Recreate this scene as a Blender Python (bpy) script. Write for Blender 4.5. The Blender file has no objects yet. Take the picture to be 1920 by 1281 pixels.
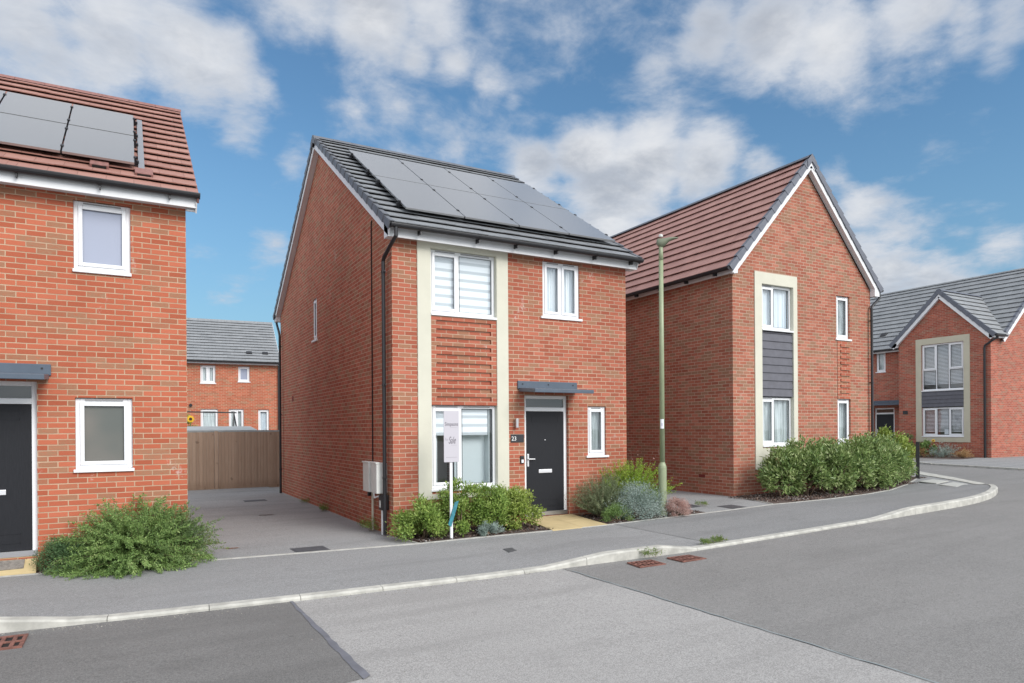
import bpy, bmesh, math, random
import numpy as np
from mathutils import Vector, Matrix
random.seed(7)
R=math.radians
SC=bpy.context.scene
COL=SC.collection
# ---------------------------------------------------------------- camera
B_=.5069; TH=.00696
cb,sb=math.cos(B_),math.sin(B_); ct,st=math.cos(TH),math.sin(TH)
CAM=Vector((-3.886,-11.179,1.813))
camd=bpy.data.cameras.new("camera"); cam=bpy.data.objects.new("camera",camd); COL.objects.link(cam)
Rt=Vector((cb,-sb,0)); Z=Vector((0,0,1)); Fw=Vector((sb,cb,0))
right=ct*Rt-st*Z; up=st*Rt+ct*Z
m=Matrix((right,up,-Fw)).transposed().to_4x4(); m.translation=CAM
cam.matrix_world=m
camd.sensor_width=36; camd.lens=1282.3/1920*36; camd.shift_y=(805.9-640.5)/1920
camd.clip_start=.1; camd.clip_end=5000
SC.camera=cam
# ---------------------------------------------------------------- node helper
class NT:
    def __init__(s,tree): s.t=tree; s.n=tree.nodes; s.l=tree.links
    def new(s,typ,**kw):
        n=s.n.new(typ)
        for k,v in kw.items(): setattr(n,k,v)
        return n
    def link(s,a,b): s.l.new(a,b)
    def put(s,sock,v):
        if v is None: return
        if isinstance(v,bpy.types.NodeSocket): s.l.new(v,sock)
        else:
            if sock.type=='RGBA' and not isinstance(v,(int,float)) and len(v)==3: v=(*v,1)
            sock.default_value=v
    def math(s,op,a,b=None,c=None,clamp=False):
        n=s.new('ShaderNodeMath',operation=op); n.use_clamp=clamp
        for i,v in enumerate((a,b,c)):
            if v is not None: s.put(n.inputs[i],v)
        return n.outputs[0]
    def vmath(s,op,a,b=None,scale=None):
        n=s.new('ShaderNodeVectorMath',operation=op); s.put(n.inputs[0],a)
        if b is not None: s.put(n.inputs[1],b)
        if scale is not None: s.put(n.inputs['Scale'],scale)
        return n.outputs['Value'] if op in('DOT_PRODUCT','LENGTH','DISTANCE') else n.outputs[0]
    def mix(s,f,a,b,mode='MIX'):
        n=s.new('ShaderNodeMix',data_type='RGBA',blend_type=mode); s.put(n.inputs[0],f); s.put(n.inputs[6],a); s.put(n.inputs[7],b); return n.outputs[2]
    def noise(s,vec,scale,detail=3,rough=.5,out=0):
        n=s.new('ShaderNodeTexNoise'); s.put(n.inputs['Vector'],vec); n.inputs['Scale'].default_value=scale; n.inputs['Detail'].default_value=detail; n.inputs['Roughness'].default_value=rough; return n.outputs[out]
    def white(s,vec):
        n=s.new('ShaderNodeTexWhiteNoise'); s.put(n.inputs[0],vec); return n.outputs['Value'],n.outputs['Color']
    def ramp(s,f,stops):
        n=s.new('ShaderNodeValToRGB'); s.put(n.inputs[0],f); e=n.color_ramp.elements
        while len(e)<len(stops): e.new(.5)
        for el,(p,c) in zip(e,stops): el.position=p; el.color=(*c,1) if len(c)==3 else c
        return n.outputs[0]
    def smooth(s,x,a,b):
        n=s.new('ShaderNodeMapRange',interpolation_type='SMOOTHSTEP'); s.put(n.inputs[0],x); n.inputs[1].default_value=a; n.inputs[2].default_value=b; return n.outputs[0]
    def sep(s,v):
        n=s.new('ShaderNodeSeparateXYZ'); s.put(n.inputs[0],v); return n.outputs
    def comb(s,x,y,z=0.):
        n=s.new('ShaderNodeCombineXYZ'); s.put(n.inputs[0],x); s.put(n.inputs[1],y); s.put(n.inputs[2],z); return n.outputs[0]
    def bump(s,h,strength=.3,dist=.01):
        n=s.new('ShaderNodeBump'); s.put(n.inputs['Height'],h); n.inputs['Strength'].default_value=strength; n.inputs['Distance'].default_value=dist; return n.outputs[0]
def mat(name):
    m=bpy.data.materials.new(name); m.use_nodes=True; nt=NT(m.node_tree); p=nt.n['Principled BSDF']; return m,nt,p
# ---------------------------------------------------------------- world, sun, exposure
SUN_EL,SUN_AZ=R(50),None
SUN_DIR=Vector((.27,-.78,.56)).normalized()   # towards the sun
w=bpy.data.worlds.new("World"); SC.world=w; w.use_nodes=True
nt=NT(w.node_tree)
sky=nt.new('ShaderNodeTexSky',sky_type='NISHITA'); sky.sun_disc=False
sky.sun_elevation=math.asin(SUN_DIR.z); sky.sun_rotation=math.atan2(SUN_DIR.x,SUN_DIR.y)
sky.air_density=1.3; sky.dust_density=.25; sky.ozone_density=3.0
tc=nt.new('ShaderNodeTexCoord'); D=tc.outputs['Generated']
def raydir(px,py):
    a=px-960;e=805.9-py; u=ct*a+st*e; v=ct*e-st*a
    return (u*Rt+1282.3*Fw+v*Z).normalized()
dx,dy,dz=nt.sep(D)
den=nt.math('ADD',nt.math('MAXIMUM',dz,0.),.22)
pl=nt.comb(nt.math('DIVIDE',dx,den),nt.math('DIVIDE',dy,den),nt.math('MULTIPLY',dz,.8))
wv=nt.vmath('ADD',pl,nt.vmath('SCALE',nt.noise(pl,3.,3,.5,1),scale=.12)); n1=nt.noise(wv,2.2,12,.60); n2=nt.noise(wv,7.0,8,.62)
# clouds by direction: (px,py,radius in degrees, weight)
blobs=[(60,40,120,.34),(200,60,120,.34),(330,95,105,.34),(430,110,75,.30),(490,150,40,.22),
(560,10,90,.32),(690,25,95,.34),(830,15,85,.32),(545,75,45,.2),(780,100,50,.24),(850,115,50,.26),(925,150,48,.26),(960,190,28,.2),
(660,215,65,.16),(735,205,60,.17),(850,280,40,.15),(455,250,60,.2),(560,300,50,.2),
(1000,320,65,.30),(1100,285,75,.34),(1220,300,85,.36),(1330,305,85,.36),(1415,320,60,.30),(1150,390,110,.32),
(1215,120,55,.2),(1330,60,65,.3),(1450,75,95,.34),(1570,85,105,.35),(1700,50,105,.34),(1810,45,70,.3),(1610,140,45,.26),(1890,20,70,.3),(1865,105,42,.24),
(1340,240,50,.19),(1590,220,50,.13),(1640,510,110,.34),(1730,550,110,.30),(1610,400,60,.26),(1560,330,45,.16),(1890,465,55,.27),(1810,440,25,.15),(510,465,48,.19),
(960,-560,470,.40),(300,-600,400,.34),(1650,-600,400,.34)]
cov=None
for (px,py,rad,wt) in blobs:
    d=raydir(px,py)
    dd=nt.vmath('DOT_PRODUCT',D,tuple(d))
    # gaussian-like falloff exp(-(1-cos)/(k))
    k=(1-math.cos(math.atan(rad/1320)))
    g=nt.math('MULTIPLY',nt.math('EXPONENT',nt.math('DIVIDE',nt.math('SUBTRACT',dd,1.),k)),wt)
    cov=g if cov is None else nt.math('SMOOTH_MAX',cov,g,.04)
# generic cloudiness everywhere out of the pictured part of the sky
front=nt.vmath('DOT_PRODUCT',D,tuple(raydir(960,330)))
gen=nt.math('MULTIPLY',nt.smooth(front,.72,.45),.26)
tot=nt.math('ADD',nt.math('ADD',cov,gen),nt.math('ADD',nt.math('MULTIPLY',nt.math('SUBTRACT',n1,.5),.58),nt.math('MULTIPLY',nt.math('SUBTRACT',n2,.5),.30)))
mask=nt.smooth(tot,.085,.27)
body=nt.smooth(tot,.15,.40)
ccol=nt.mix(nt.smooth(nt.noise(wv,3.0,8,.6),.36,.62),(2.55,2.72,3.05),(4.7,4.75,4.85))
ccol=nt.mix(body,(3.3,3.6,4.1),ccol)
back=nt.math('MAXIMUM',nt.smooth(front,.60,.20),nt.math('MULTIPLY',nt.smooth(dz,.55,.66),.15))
ccol=nt.mix(back,ccol,nt.mix(1.0,ccol,(2.0,2.0,1.95),'MULTIPLY'))  # unseen clouds behind and overhead brightened: added fill light and panel reflections
mask=nt.math('MULTIPLY',mask,.93)
skyc=nt.mix(1.0,sky.outputs[0],(.50,.66,.73),'MULTIPLY')
haz=nt.smooth(dz,.42,.0)
skyc=nt.mix(nt.math('MULTIPLY',haz,.60),skyc,(1.2,2.2,3.3))
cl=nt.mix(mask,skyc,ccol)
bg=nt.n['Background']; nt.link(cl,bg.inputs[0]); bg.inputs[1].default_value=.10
sd=bpy.data.lights.new("sun",'SUN'); sd.energy=1.7; sd.angle=R(30); sd.color=(1,.965,.92)
so=bpy.data.objects.new("sun",sd); COL.objects.link(so); so.rotation_euler=SUN_DIR.to_track_quat('Z','Y').to_euler()
vs=SC.view_settings; vs.view_transform='Standard'; vs.look='None'; vs.gamma=1; vs.exposure=0.82; vs.use_curve_mapping=False
SC.cycles.max_bounces=6
# ---------------------------------------------------------------- mesh builder
class M:
    def __init__(s): s.v=[]; s.f=[]
    def add(s,vs,fs):
        o=len(s.v); s.v+=[tuple(x) for x in vs]; s.f+=[tuple(i+o for i in f) for f in fs]
    def quad(s,*p): s.add(p,[tuple(range(len(p)))])
    def box(s,x0,x1,y0,y1,z0,z1):
        x0,x1=min(x0,x1),max(x0,x1); y0,y1=min(y0,y1),max(y0,y1); z0,z1=min(z0,z1),max(z0,z1)
        s.add([(x0,y0,z0),(x1,y0,z0),(x1,y1,z0),(x0,y1,z0),(x0,y0,z1),(x1,y0,z1),(x1,y1,z1),(x0,y1,z1)],
              [(0,3,2,1),(4,5,6,7),(0,1,5,4),(1,2,6,5),(2,3,7,6),(3,0,4,7)])
    def hexa(s,p): # 8 pts bottom4 top4
        s.add(p,[(0,3,2,1),(4,5,6,7),(0,1,5,4),(1,2,6,5),(2,3,7,6),(3,0,4,7)])
    def tube(s,pts,r,n=10,cap=True):
        pts=[Vector(p) for p in pts]; rs=r if isinstance(r,(list,tuple)) else [r]*len(pts)
        rings=[];prev=None
        for i,p in enumerate(pts):
            if i==0: d=pts[1]-p
            elif i==len(pts)-1: d=p-pts[i-1]
            else: d=(pts[i+1]-p).normalized()+(p-pts[i-1]).normalized()
            d.normalize()
            a=Vector((1,0,0)) if abs(d.x)<.8 else Vector((0,1,0))
            if prev is not None: a=prev
            e1=(a-d*a.dot(d)).normalized(); e2=d.cross(e1); prev=e1
            rings.append([p+rs[i]*(math.cos(2*math.pi*k/n)*e1+math.sin(2*math.pi*k/n)*e2) for k in range(n)])
        vs=[q for rg in rings for q in rg]; fs=[]
        for i in range(len(rings)-1):
            for k in range(n):
                k2=(k+1)%n; fs.append((i*n+k,i*n+k2,(i+1)*n+k2,(i+1)*n+k))
        if cap: fs.append(tuple(range(n))[::-1]); fs.append(tuple((len(rings)-1)*n+k for k in range(n)))
        s.add(vs,fs)
    def lathe(s,c,prof,n=24):
        vs=[];fs=[]
        for (r,z) in prof:
            for k in range(n):
                a=2*math.pi*k/n; vs.append((c[0]+r*math.cos(a),c[1]+r*math.sin(a),c[2]+z))
        for i in range(len(prof)-1):
            for k in range(n):
                k2=(k+1)%n; fs.append((i*n+k,i*n+k2,(i+1)*n+k2,(i+1)*n+k))
        fs.append(tuple(range(n))[::-1]); fs.append(tuple((len(prof)-1)*n+k for k in range(n)))
        s.add(vs,fs)
    def build(s,name,material,parent=None,smooth=False,bevel=0,uv=True):
        me=bpy.data.meshes.new(name); me.from_pydata(s.v,[],s.f); me.update()
        if uv and s.f: auto_uv(me)
        me.materials.append(material)
        o=bpy.data.objects.new(name,me); COL.objects.link(o)
        if parent is not None: o.parent=parent
        if smooth: me.polygons.foreach_set('use_smooth',[True]*len(me.polygons))
        if bevel:
            b=o.modifiers.new('bevel','BEVEL'); b.width=bevel; b.segments=2; b.limit_method='ANGLE'
        return o
def auto_uv(me):
    n=len(me.polygons); uv=me.uv_layers.new(name='UVMap'); L=len(me.loops)
    co=np.empty(len(me.vertices)*3); me.vertices.foreach_get('co',co); co=co.reshape(-1,3)
    nr=np.empty(n*3); me.polygons.foreach_get('normal',nr); nr=nr.reshape(-1,3)
    lt=np.empty(n,int); me.polygons.foreach_get('loop_total',lt)
    lv=np.empty(L,int); me.loops.foreach_get('vertex_index',lv)
    # tangent = Z x n
    t=np.stack([-nr[:,1],nr[:,0],np.zeros(n)],1); l=np.linalg.norm(t,axis=1)
    flat=l<.15; t[flat]=(1,0,0); l[flat]=1; t/=l[:,None]
    # canonical tangent direction so mirrored faces run the same way
    sg=np.where(np.abs(t[:,0])>=np.abs(t[:,1]),np.sign(t[:,0]),np.sign(t[:,1])); sg[sg==0]=1; t*=sg[:,None]
    b=np.cross(nr,t); b[flat]=(0,1,0)
    sg=np.where(flat,1,np.sign(b[:,2])); sg[sg==0]=1; b*=sg[:,None]
    pf=np.repeat(np.arange(n),lt); P=co[lv]
    U=(P*t[pf]).sum(1); V=(P*b[pf]).sum(1)
    uv.data.foreach_set('uv',np.stack([U,V],1).ravel())
def empty(name,loc=(0,0,0),rz=0,label=None,cat=None,group=None):
    o=bpy.data.objects.new(name,None); COL.objects.link(o); o.location=loc; o.rotation_euler=(0,0,rz); o.empty_display_size=.2
    if label: tag(o,label,cat,group)
    return o
def tag(o,label,cat,group=None):
    o['label']=label; o['category']=cat
    if group: o['group']=group
    return o
def struct(o,kind='structure'): o['kind']=kind; return o
# facade frames: map (u along, d outwards, z) to xyz
class Fr:
    def __init__(s,kind,off): s.k=kind; s.o=off
    def p(s,u,d,z):
        return (u,s.o-d,z) if s.k=='front' else ((s.o-d,u,z) if s.k=='left' else (s.o+d,u,z))
    def box(s,m,u0,u1,d0,d1,z0,z1):
        a=s.p(u0,d0,z0); b=s.p(u1,d1,z1); m.box(a[0],b[0],a[1],b[1],a[2],b[2])
def wall(m,fr,u0,u1,z0,z1,ops,rev=.10,gable=None):
    """brick face with openings (u0,u1,z0,z1) and reveals; gable=(apex_u,apex_z)"""
    us=sorted({u0,u1,*[o[i] for o in ops for i in (0,1)]}); zs=sorted({z0,z1,*[o[i] for o in ops for i in (2,3)]})
    for a,b in zip(us,us[1:]):
        for c,d in zip(zs,zs[1:]):
            mu,mz=(a+b)/2,(c+d)/2
            if any(o[0]<mu<o[1] and o[2]<mz<o[3] for o in ops): continue
            m.quad(fr.p(a,0,c),fr.p(b,0,c),fr.p(b,0,d),fr.p(a,0,d))
    for o in ops:
        a,b,c,d=o[:4]
        m.quad(fr.p(a,0,c),fr.p(a,-rev,c),fr.p(a,-rev,d),fr.p(a,0,d))
        m.quad(fr.p(b,0,c),fr.p(b,-rev,c),fr.p(b,-rev,d),fr.p(b,0,d))
        m.quad(fr.p(a,0,d),fr.p(a,-rev,d),fr.p(b,-rev,d),fr.p(b,0,d))
        m.quad(fr.p(a,0,c),fr.p(a,-rev,c),fr.p(b,-rev,c),fr.p(b,0,c))
    if gable:
        m.quad(fr.p(u0,0,z1),fr.p(u1,0,z1),fr.p(gable[0],0,gable[1]))
# ---------------------------------------------------------------- materials
def simple(name,col,rough=.6,metal=0,spec=.5,noise=0,nscale=8,bump=0,bscale=60):
    m,nt,p=mat(name); c=(*col,1)
    tcn=nt.new('ShaderNodeTexCoord').outputs['Object']
    if noise:
        n=nt.noise(tcn,nscale,5,.6); v=nt.mix(nt.smooth(n,.3,.7),tuple(x*(1-noise) for x in col),tuple(min(1,x*(1+noise)) for x in col)); nt.link(v,p.inputs['Base Color'])
    else: p.inputs['Base Color'].default_value=c
    p.inputs['Roughness'].default_value=rough; p.inputs['Metallic'].default_value=metal; p.inputs['Specular IOR Level'].default_value=spec
    if bump: nt.link(nt.bump(nt.noise(tcn,bscale,3,.6),bump,.004),p.inputs['Normal'])
    return m
def brick_mat(name,reds,browns,mortar,brown_amt=.3,efflo=.35,seed=0.,clus=.5):
    m,nt,p=mat(name)
    uv=nt.new('ShaderNodeUVMap').outputs[0]; U,V,_=nt.sep(uv)
    geo=nt.new('ShaderNodeTexCoord').outputs['Object']
    wob=nt.math('MULTIPLY',nt.math('SUBTRACT',nt.noise(geo,9,2,.5),.5),.006)
    U2=nt.math('ADD',U,wob); V2=nt.math('ADD',V,nt.math('MULTIPLY',nt.math('SUBTRACT',nt.noise(geo,5,2,.5),.5),.005))
    vr=nt.math('DIVIDE',V2,.075); row=nt.math('FLOOR',vr); fv=nt.math('MULTIPLY',nt.math('FRACT',vr),.075)
    par=nt.math('MULTIPLY',nt.math('FLOORED_MODULO',row,2.),.5)
    rowj=nt.math('MULTIPLY',nt.math('SUBTRACT',nt.white(nt.comb(row,seed+3.3))[0],.5),.012)
    ur=nt.math('ADD',nt.math('ADD',nt.math('DIVIDE',U2,.225),par),rowj); colm=nt.math('FLOOR',ur); fu=nt.math('MULTIPLY',nt.math('FRACT',ur),.225)
    idv=nt.comb(colm,row,seed)
    rnd,rc=nt.white(idv); rnd2,_=nt.white(nt.comb(row,colm,seed+7.7))
    # distance to brick border
    eu=nt.math('MINIMUM',fu,nt.math('SUBTRACT',.225,fu)); ev=nt.math('MINIMUM',fv,nt.math('SUBTRACT',.075,fv))
    ed=nt.math('MINIMUM',eu,ev)
    rag=nt.math('MULTIPLY',nt.math('SUBTRACT',nt.noise(nt.comb(U,V),70,2,.6),.5),.004)
    mm=nt.smooth(nt.math('ADD',ed,rag),.0075,.0050)      # 1 in the mortar joint
    red=nt.ramp(rnd,[(0,reds[0]),(.35,reds[1]),(.7,reds[2]),(1,reds[3])])
    brn=nt.ramp(rnd2,[(0,browns[0]),(.5,browns[1]),(1,browns[2])])
    cl=nt.noise(nt.comb(nt.math('MULTIPLY',colm,.8),nt.math('MULTIPLY',row,1.1),seed),.55,2,.5)
    bsel=nt.math('ADD',nt.math('MULTIPLY',rnd2,1-clus),nt.math('MULTIPLY',cl,clus*1.4))
    thr=(1-clus)*(1-brown_amt)+clus*.55
    isb=nt.smooth(bsel,thr+.06,thr+.16)
    # sandy streaks inside a brick
    stv=nt.noise(nt.comb(nt.math('ADD',nt.math('MULTIPLY',U,1.0),nt.math('MULTIPLY',colm,3.1)),nt.math('ADD',nt.math('MULTIPLY',V,5.5),row)),16,4,.6)
    base=nt.mix(nt.math('MULTIPLY',isb,nt.smooth(stv,.25,.55)),red,brn)
    base=nt.mix(nt.math('MULTIPLY',nt.smooth(stv,.52,.75),.35),base,tuple(x*1.0 for x in browns[1]))
    grain=nt.noise(nt.comb(U,V),180,3,.7)
    base=nt.mix(nt.math('MULTIPLY',nt.smooth(grain,.4,.75),.25),base,tuple(min(1,x*1.5) for x in reds[2]))
    mor=nt.mix(nt.smooth(nt.noise(geo,3,3,.6),.35,.65),mortar,tuple(x*.80 for x in mortar))
    col=nt.mix(mm,base,mor)
    # weather: broad tone drift and salt bloom
    drift=nt.noise(geo,.55,4,.6); col=nt.mix(nt.math('MULTIPLY',nt.smooth(drift,.35,.75),.18),col,tuple(x*.55 for x in reds[0]))
    ef=nt.noise(nt.comb(nt.math('MULTIPLY',U,2.6),nt.math('MULTIPLY',V,1.3),seed),1.0,5,.65)
    efm=nt.math('MULTIPLY',nt.smooth(ef,.63,.72),nt.smooth(nt.noise(nt.comb(U,V),28,2,.5),.42,.62))
    col=nt.mix(nt.math('MULTIPLY',efm,efflo),col,(.62,.56,.52))
    nt.link(col,p.inputs['Base Color']); p.inputs['Roughness'].default_value=.88; p.inputs['Specular IOR Level'].default_value=.25
    h=nt.math('ADD',nt.math('MULTIPLY',nt.math('SUBTRACT',1.,mm),1.),nt.math('MULTIPLY',grain,.35))
    nt.link(nt.bump(h,.55,.006),p.inputs['Normal'])
    return m
RED1=[(.31,.086,.051),(.36,.105,.063),(.405,.125,.077),(.45,.148,.094)]
BRN1=[(.22,.115,.068),(.28,.145,.085),(.32,.18,.11)]

BR_A=brick_mat('brick_orange_multi',[(.35,.092,.048),(.40,.107,.058),(.45,.127,.069),(.49,.147,.084)],BRN1,(.52,.375,.26),.27,.5,1.)
BR_B=brick_mat('brick_red_multi',RED1,BRN1,(.53,.375,.275),.30,.6,4.)
BR_C=brick_mat('brick_brown_multi',[(.28,.09,.057),(.34,.11,.07),(.39,.14,.09),(.43,.17,.115)],[(.19,.12,.075),(.245,.145,.09),(.28,.17,.108)],(.50,.36,.275),.40,.6,9.)
BR_D=brick_mat('brick_dark_red',[(.28,.075,.05),(.34,.09,.06),(.40,.115,.075),(.46,.14,.09)],[(.20,.10,.07),(.26,.13,.09),(.30,.16,.11)],(.44,.31,.24),.3,.4,13.)
UPVC=simple('white_upvc',(.80,.81,.83),.35,bump=.05,bscale=20)
WHITEB=simple('white_fascia_board',(.72,.73,.75),.45,noise=.03,nscale=2)
CREAM=simple('cream_render',(.60,.585,.49),.9,noise=.03,nscale=2.5,bump=.25,bscale=260)
CREAM_D=simple('buff_render',(.52,.485,.38),.9,noise=.04,nscale=2.5,bump=.25,bscale=260)
BLACKP=simple('black_plastic',(.018,.018,.021),.38,noise=.1)
def door_mat():
    m,nt,p=mat('charcoal_woodgrain_door'); g=nt.new('ShaderNodeTexCoord').outputs['Object']; x,y,z=nt.sep(g)
    n=nt.noise(nt.comb(nt.math('MULTIPLY',nt.math('ADD',x,y),30.),nt.math('MULTIPLY',z,2.5)),2.2,5,.6)
    nt.link(nt.mix(n,(.010,.011,.014),(.022,.023,.028)),p.inputs['Base Color']); p.inputs['Roughness'].default_value=.55; p.inputs['Specular IOR Level'].default_value=.25
    nt.link(nt.bump(n,.35,.003),p.inputs['Normal']); return m
DOORM=door_mat()
GREYC=simple('slate_blue_grp',(.075,.10,.135),.42,noise=.08,nscale=3)
CHROME=simple('satin_chrome',(.80,.80,.82),.35,metal=.55)
STEEL=simple('brushed_steel',(.55,.55,.56),.35,metal=.9)
BOXG=simple('pale_grey_meter_box',(.62,.62,.59),.6,noise=.05,nscale=5)
def glass_mat(name,tint=(.93,.96,.98),refl=.12,frost=0):
    m,nt,p=mat(name); out=nt.n['Material Output']; nt.n.remove(p)
    tr=nt.new('ShaderNodeBsdfTransparent'); tr.inputs[0].default_value=(*tint,1)
    gl=nt.new('ShaderNodeBsdfGlossy'); gl.inputs['Roughness'].default_value=.02
    g=nt.new('ShaderNodeTexCoord').outputs['Object']
    nt.link(nt.bump(nt.noise(g,1.6,2,.5),.10,.02),gl.inputs['Normal'])
    ge=nt.new('ShaderNodeNewGeometry'); cs=nt.math('ABSOLUTE',nt.vmath('DOT_PRODUCT',ge.outputs['Normal'],ge.outputs['Incoming']))
    f=nt.math('ADD',nt.math('MULTIPLY',nt.math('POWER',nt.math('SUBTRACT',1.,cs),4.),.9),refl,clamp=True)
    mx=nt.new('ShaderNodeMixShader'); nt.link(f,mx.inputs[0]); nt.link(tr.outputs[0],mx.inputs[1]); nt.link(gl.outputs[0],mx.inputs[2]); nt.link(mx.outputs[0],out.inputs[0]); return m
GLASS=glass_mat('window_glass')
def frost_mat():
    m,nt,p=mat('obscure_glass'); g=nt.new('ShaderNodeTexCoord').outputs['Object']
    n=nt.noise(g,1.3,2,.4); nt.link(nt.mix(nt.smooth(n,.35,.7),(.11,.12,.11),(.19,.17,.15)),p.inputs['Base Color']); p.inputs['Roughness'].default_value=.28; p.inputs['Specular IOR Level'].default_value=.6
    nt.link(nt.bump(nt.noise(g,160,2,.5),.15,.003),p.inputs['Normal']); return m
FROST=frost_mat()
def frost2():
    m,nt,p=mat('pale_obscure_glass'); p.inputs['Base Color'].default_value=(.33,.36,.46,1); p.inputs['Roughness'].default_value=.14; p.inputs['Specular IOR Level'].default_value=.9; return m
FROST_P=frost2()
def blind_zebra():
    m,nt,p=mat('zebra_roller_blind'); g=nt.new('ShaderNodeTexCoord').outputs['Object']; x,y,z=nt.sep(g)
    s=nt.math('SINE',nt.math('MULTIPLY',z,2*math.pi/.155)); s=nt.smooth(s,.1,.75)
    nt.link(nt.mix(s,(.90,.93,.94),(.55,.59,.61)),p.inputs['Base Color']); p.inputs['Roughness'].default_value=.8; return m
ZEB=blind_zebra()
def slat_mat():
    m,nt,p=mat('venetian_slats'); p.inputs['Base Color'].default_value=(.72,.72,.74,1); p.inputs['Roughness'].default_value=.5; return m
SLAT=slat_mat()
CURT=None
def curtain_mat(name,c1,c2,sc=34):
    m,nt,p=mat(name); g=nt.new('ShaderNodeTexCoord').outputs['Object']; x,y,z=nt.sep(g)
    n=nt.noise(nt.comb(nt.math('MULTIPLY',nt.math('ADD',x,y),sc),nt.math('MULTIPLY',z,.8)),1.,2,.5)
    nt.link(nt.mix(nt.smooth(n,.35,.65),c1,c2),p.inputs['Base Color']); p.inputs['Roughness'].default_value=.9; return m
CURT=curtain_mat('pale_net_curtain',(.48,.52,.51),(.86,.90,.89))
CURT_W=curtain_mat('white_voile_curtain',(.80,.86,.90),(.92,.95,.96),8)
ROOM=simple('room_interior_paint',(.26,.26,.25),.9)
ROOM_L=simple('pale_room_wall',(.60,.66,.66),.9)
def tile_mat(name,c1,c2,dark,tw=.33,gauge=.345,lich=.15):
    m,nt,p=mat(name); uv=nt.new('ShaderNodeUVMap').outputs[0]; U,V,_=nt.sep(uv)
    row=nt.math('FLOOR',nt.math('DIVIDE',V,gauge)); par=nt.math('MULTIPLY',nt.math('FLOORED_MODULO',row,2.),.5)
    ur=nt.math('ADD',nt.math('DIVIDE',U,tw),par); cm=nt.math('FLOOR',ur); fu=nt.math('MULTIPLY',nt.math('FRACT',ur),tw)
    e=nt.math('MINIMUM',fu,nt.math('SUBTRACT',tw,fu)); jm=nt.smooth(e,.005,.002)
    rnd=nt.white(nt.comb(cm,row,2.))[0]
    g=nt.new('ShaderNodeTexCoord').outputs['Object']
    col=nt.mix(rnd,c1,c2); n=nt.noise(g,2.2,5,.65); col=nt.mix(nt.math('MULTIPLY',nt.smooth(n,.4,.75),lich*2),col,tuple(min(1,x*1.25+.02) for x in c2))
    sp=nt.noise(g,90,3,.7); col=nt.mix(nt.math('MULTIPLY',nt.smooth(sp,.45,.75),.35),col,dark)
    col=nt.mix(nt.math('MULTIPLY',jm,.7),col,dark)
    nt.link(col,p.inputs['Base Color']); p.inputs['Roughness'].default_value=.62; p.inputs['Specular IOR Level'].default_value=.45
    nt.link(nt.bump(nt.math('SUBTRACT',sp,jm),.25,.004),p.inputs['Normal']); return m
TILE_G=tile_mat('grey_concrete_tile',(.19,.198,.21),(.24,.25,.262),(.06,.063,.07))
TILE_R=tile_mat('terracotta_flat_tile',(.31,.155,.125),(.38,.20,.16),(.13,.055,.045))
TILE_C=tile_mat('brown_red_flat_tile',(.35,.185,.158),(.42,.23,.195),(.13,.055,.045))
TILE_D=tile_mat('mid_grey_flat_tile',(.23,.24,.25),(.28,.29,.30),(.07,.073,.08))
VERGE_G=simple('grey_dry_verge',(.13,.137,.155),.55,noise=.1)
VERGE_B=simple('slate_blue_verge',(.12,.13,.16),.55,noise=.1)
VERGE_R=simple('red_tile_edge',(.24,.115,.10),.7,noise=.2,nscale=20)
def panel_mat():
    m,nt,p=mat('solar_panel_glass'); g=nt.new('ShaderNodeUVMap').outputs[0]; U,V,_=nt.sep(g)
    a=nt.math('FRACT',nt.math('DIVIDE',U,.16)); b=nt.math('FRACT',nt.math('DIVIDE',V,.16))
    ln=nt.math('MAXIMUM',nt.smooth(nt.math('ABSOLUTE',nt.math('SUBTRACT',a,.5)),.485,.5),nt.smooth(nt.math('ABSOLUTE',nt.math('SUBTRACT',b,.5)),.485,.5))
    nt.link(nt.mix(nt.math('MULTIPLY',ln,.4),(.085,.085,.088),(.115,.115,.118)),p.inputs['Base Color'])
    p.inputs['Roughness'].default_value=.3; p.inputs['Specular IOR Level'].default_value=1.0; p.inputs['IOR'].default_value=2.2
    p.inputs['Coat Weight'].default_value=1; p.inputs['Coat Roughness'].default_value=.18; p.inputs['Coat IOR'].default_value=2.3
    return m
PANEL=panel_mat()
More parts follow.
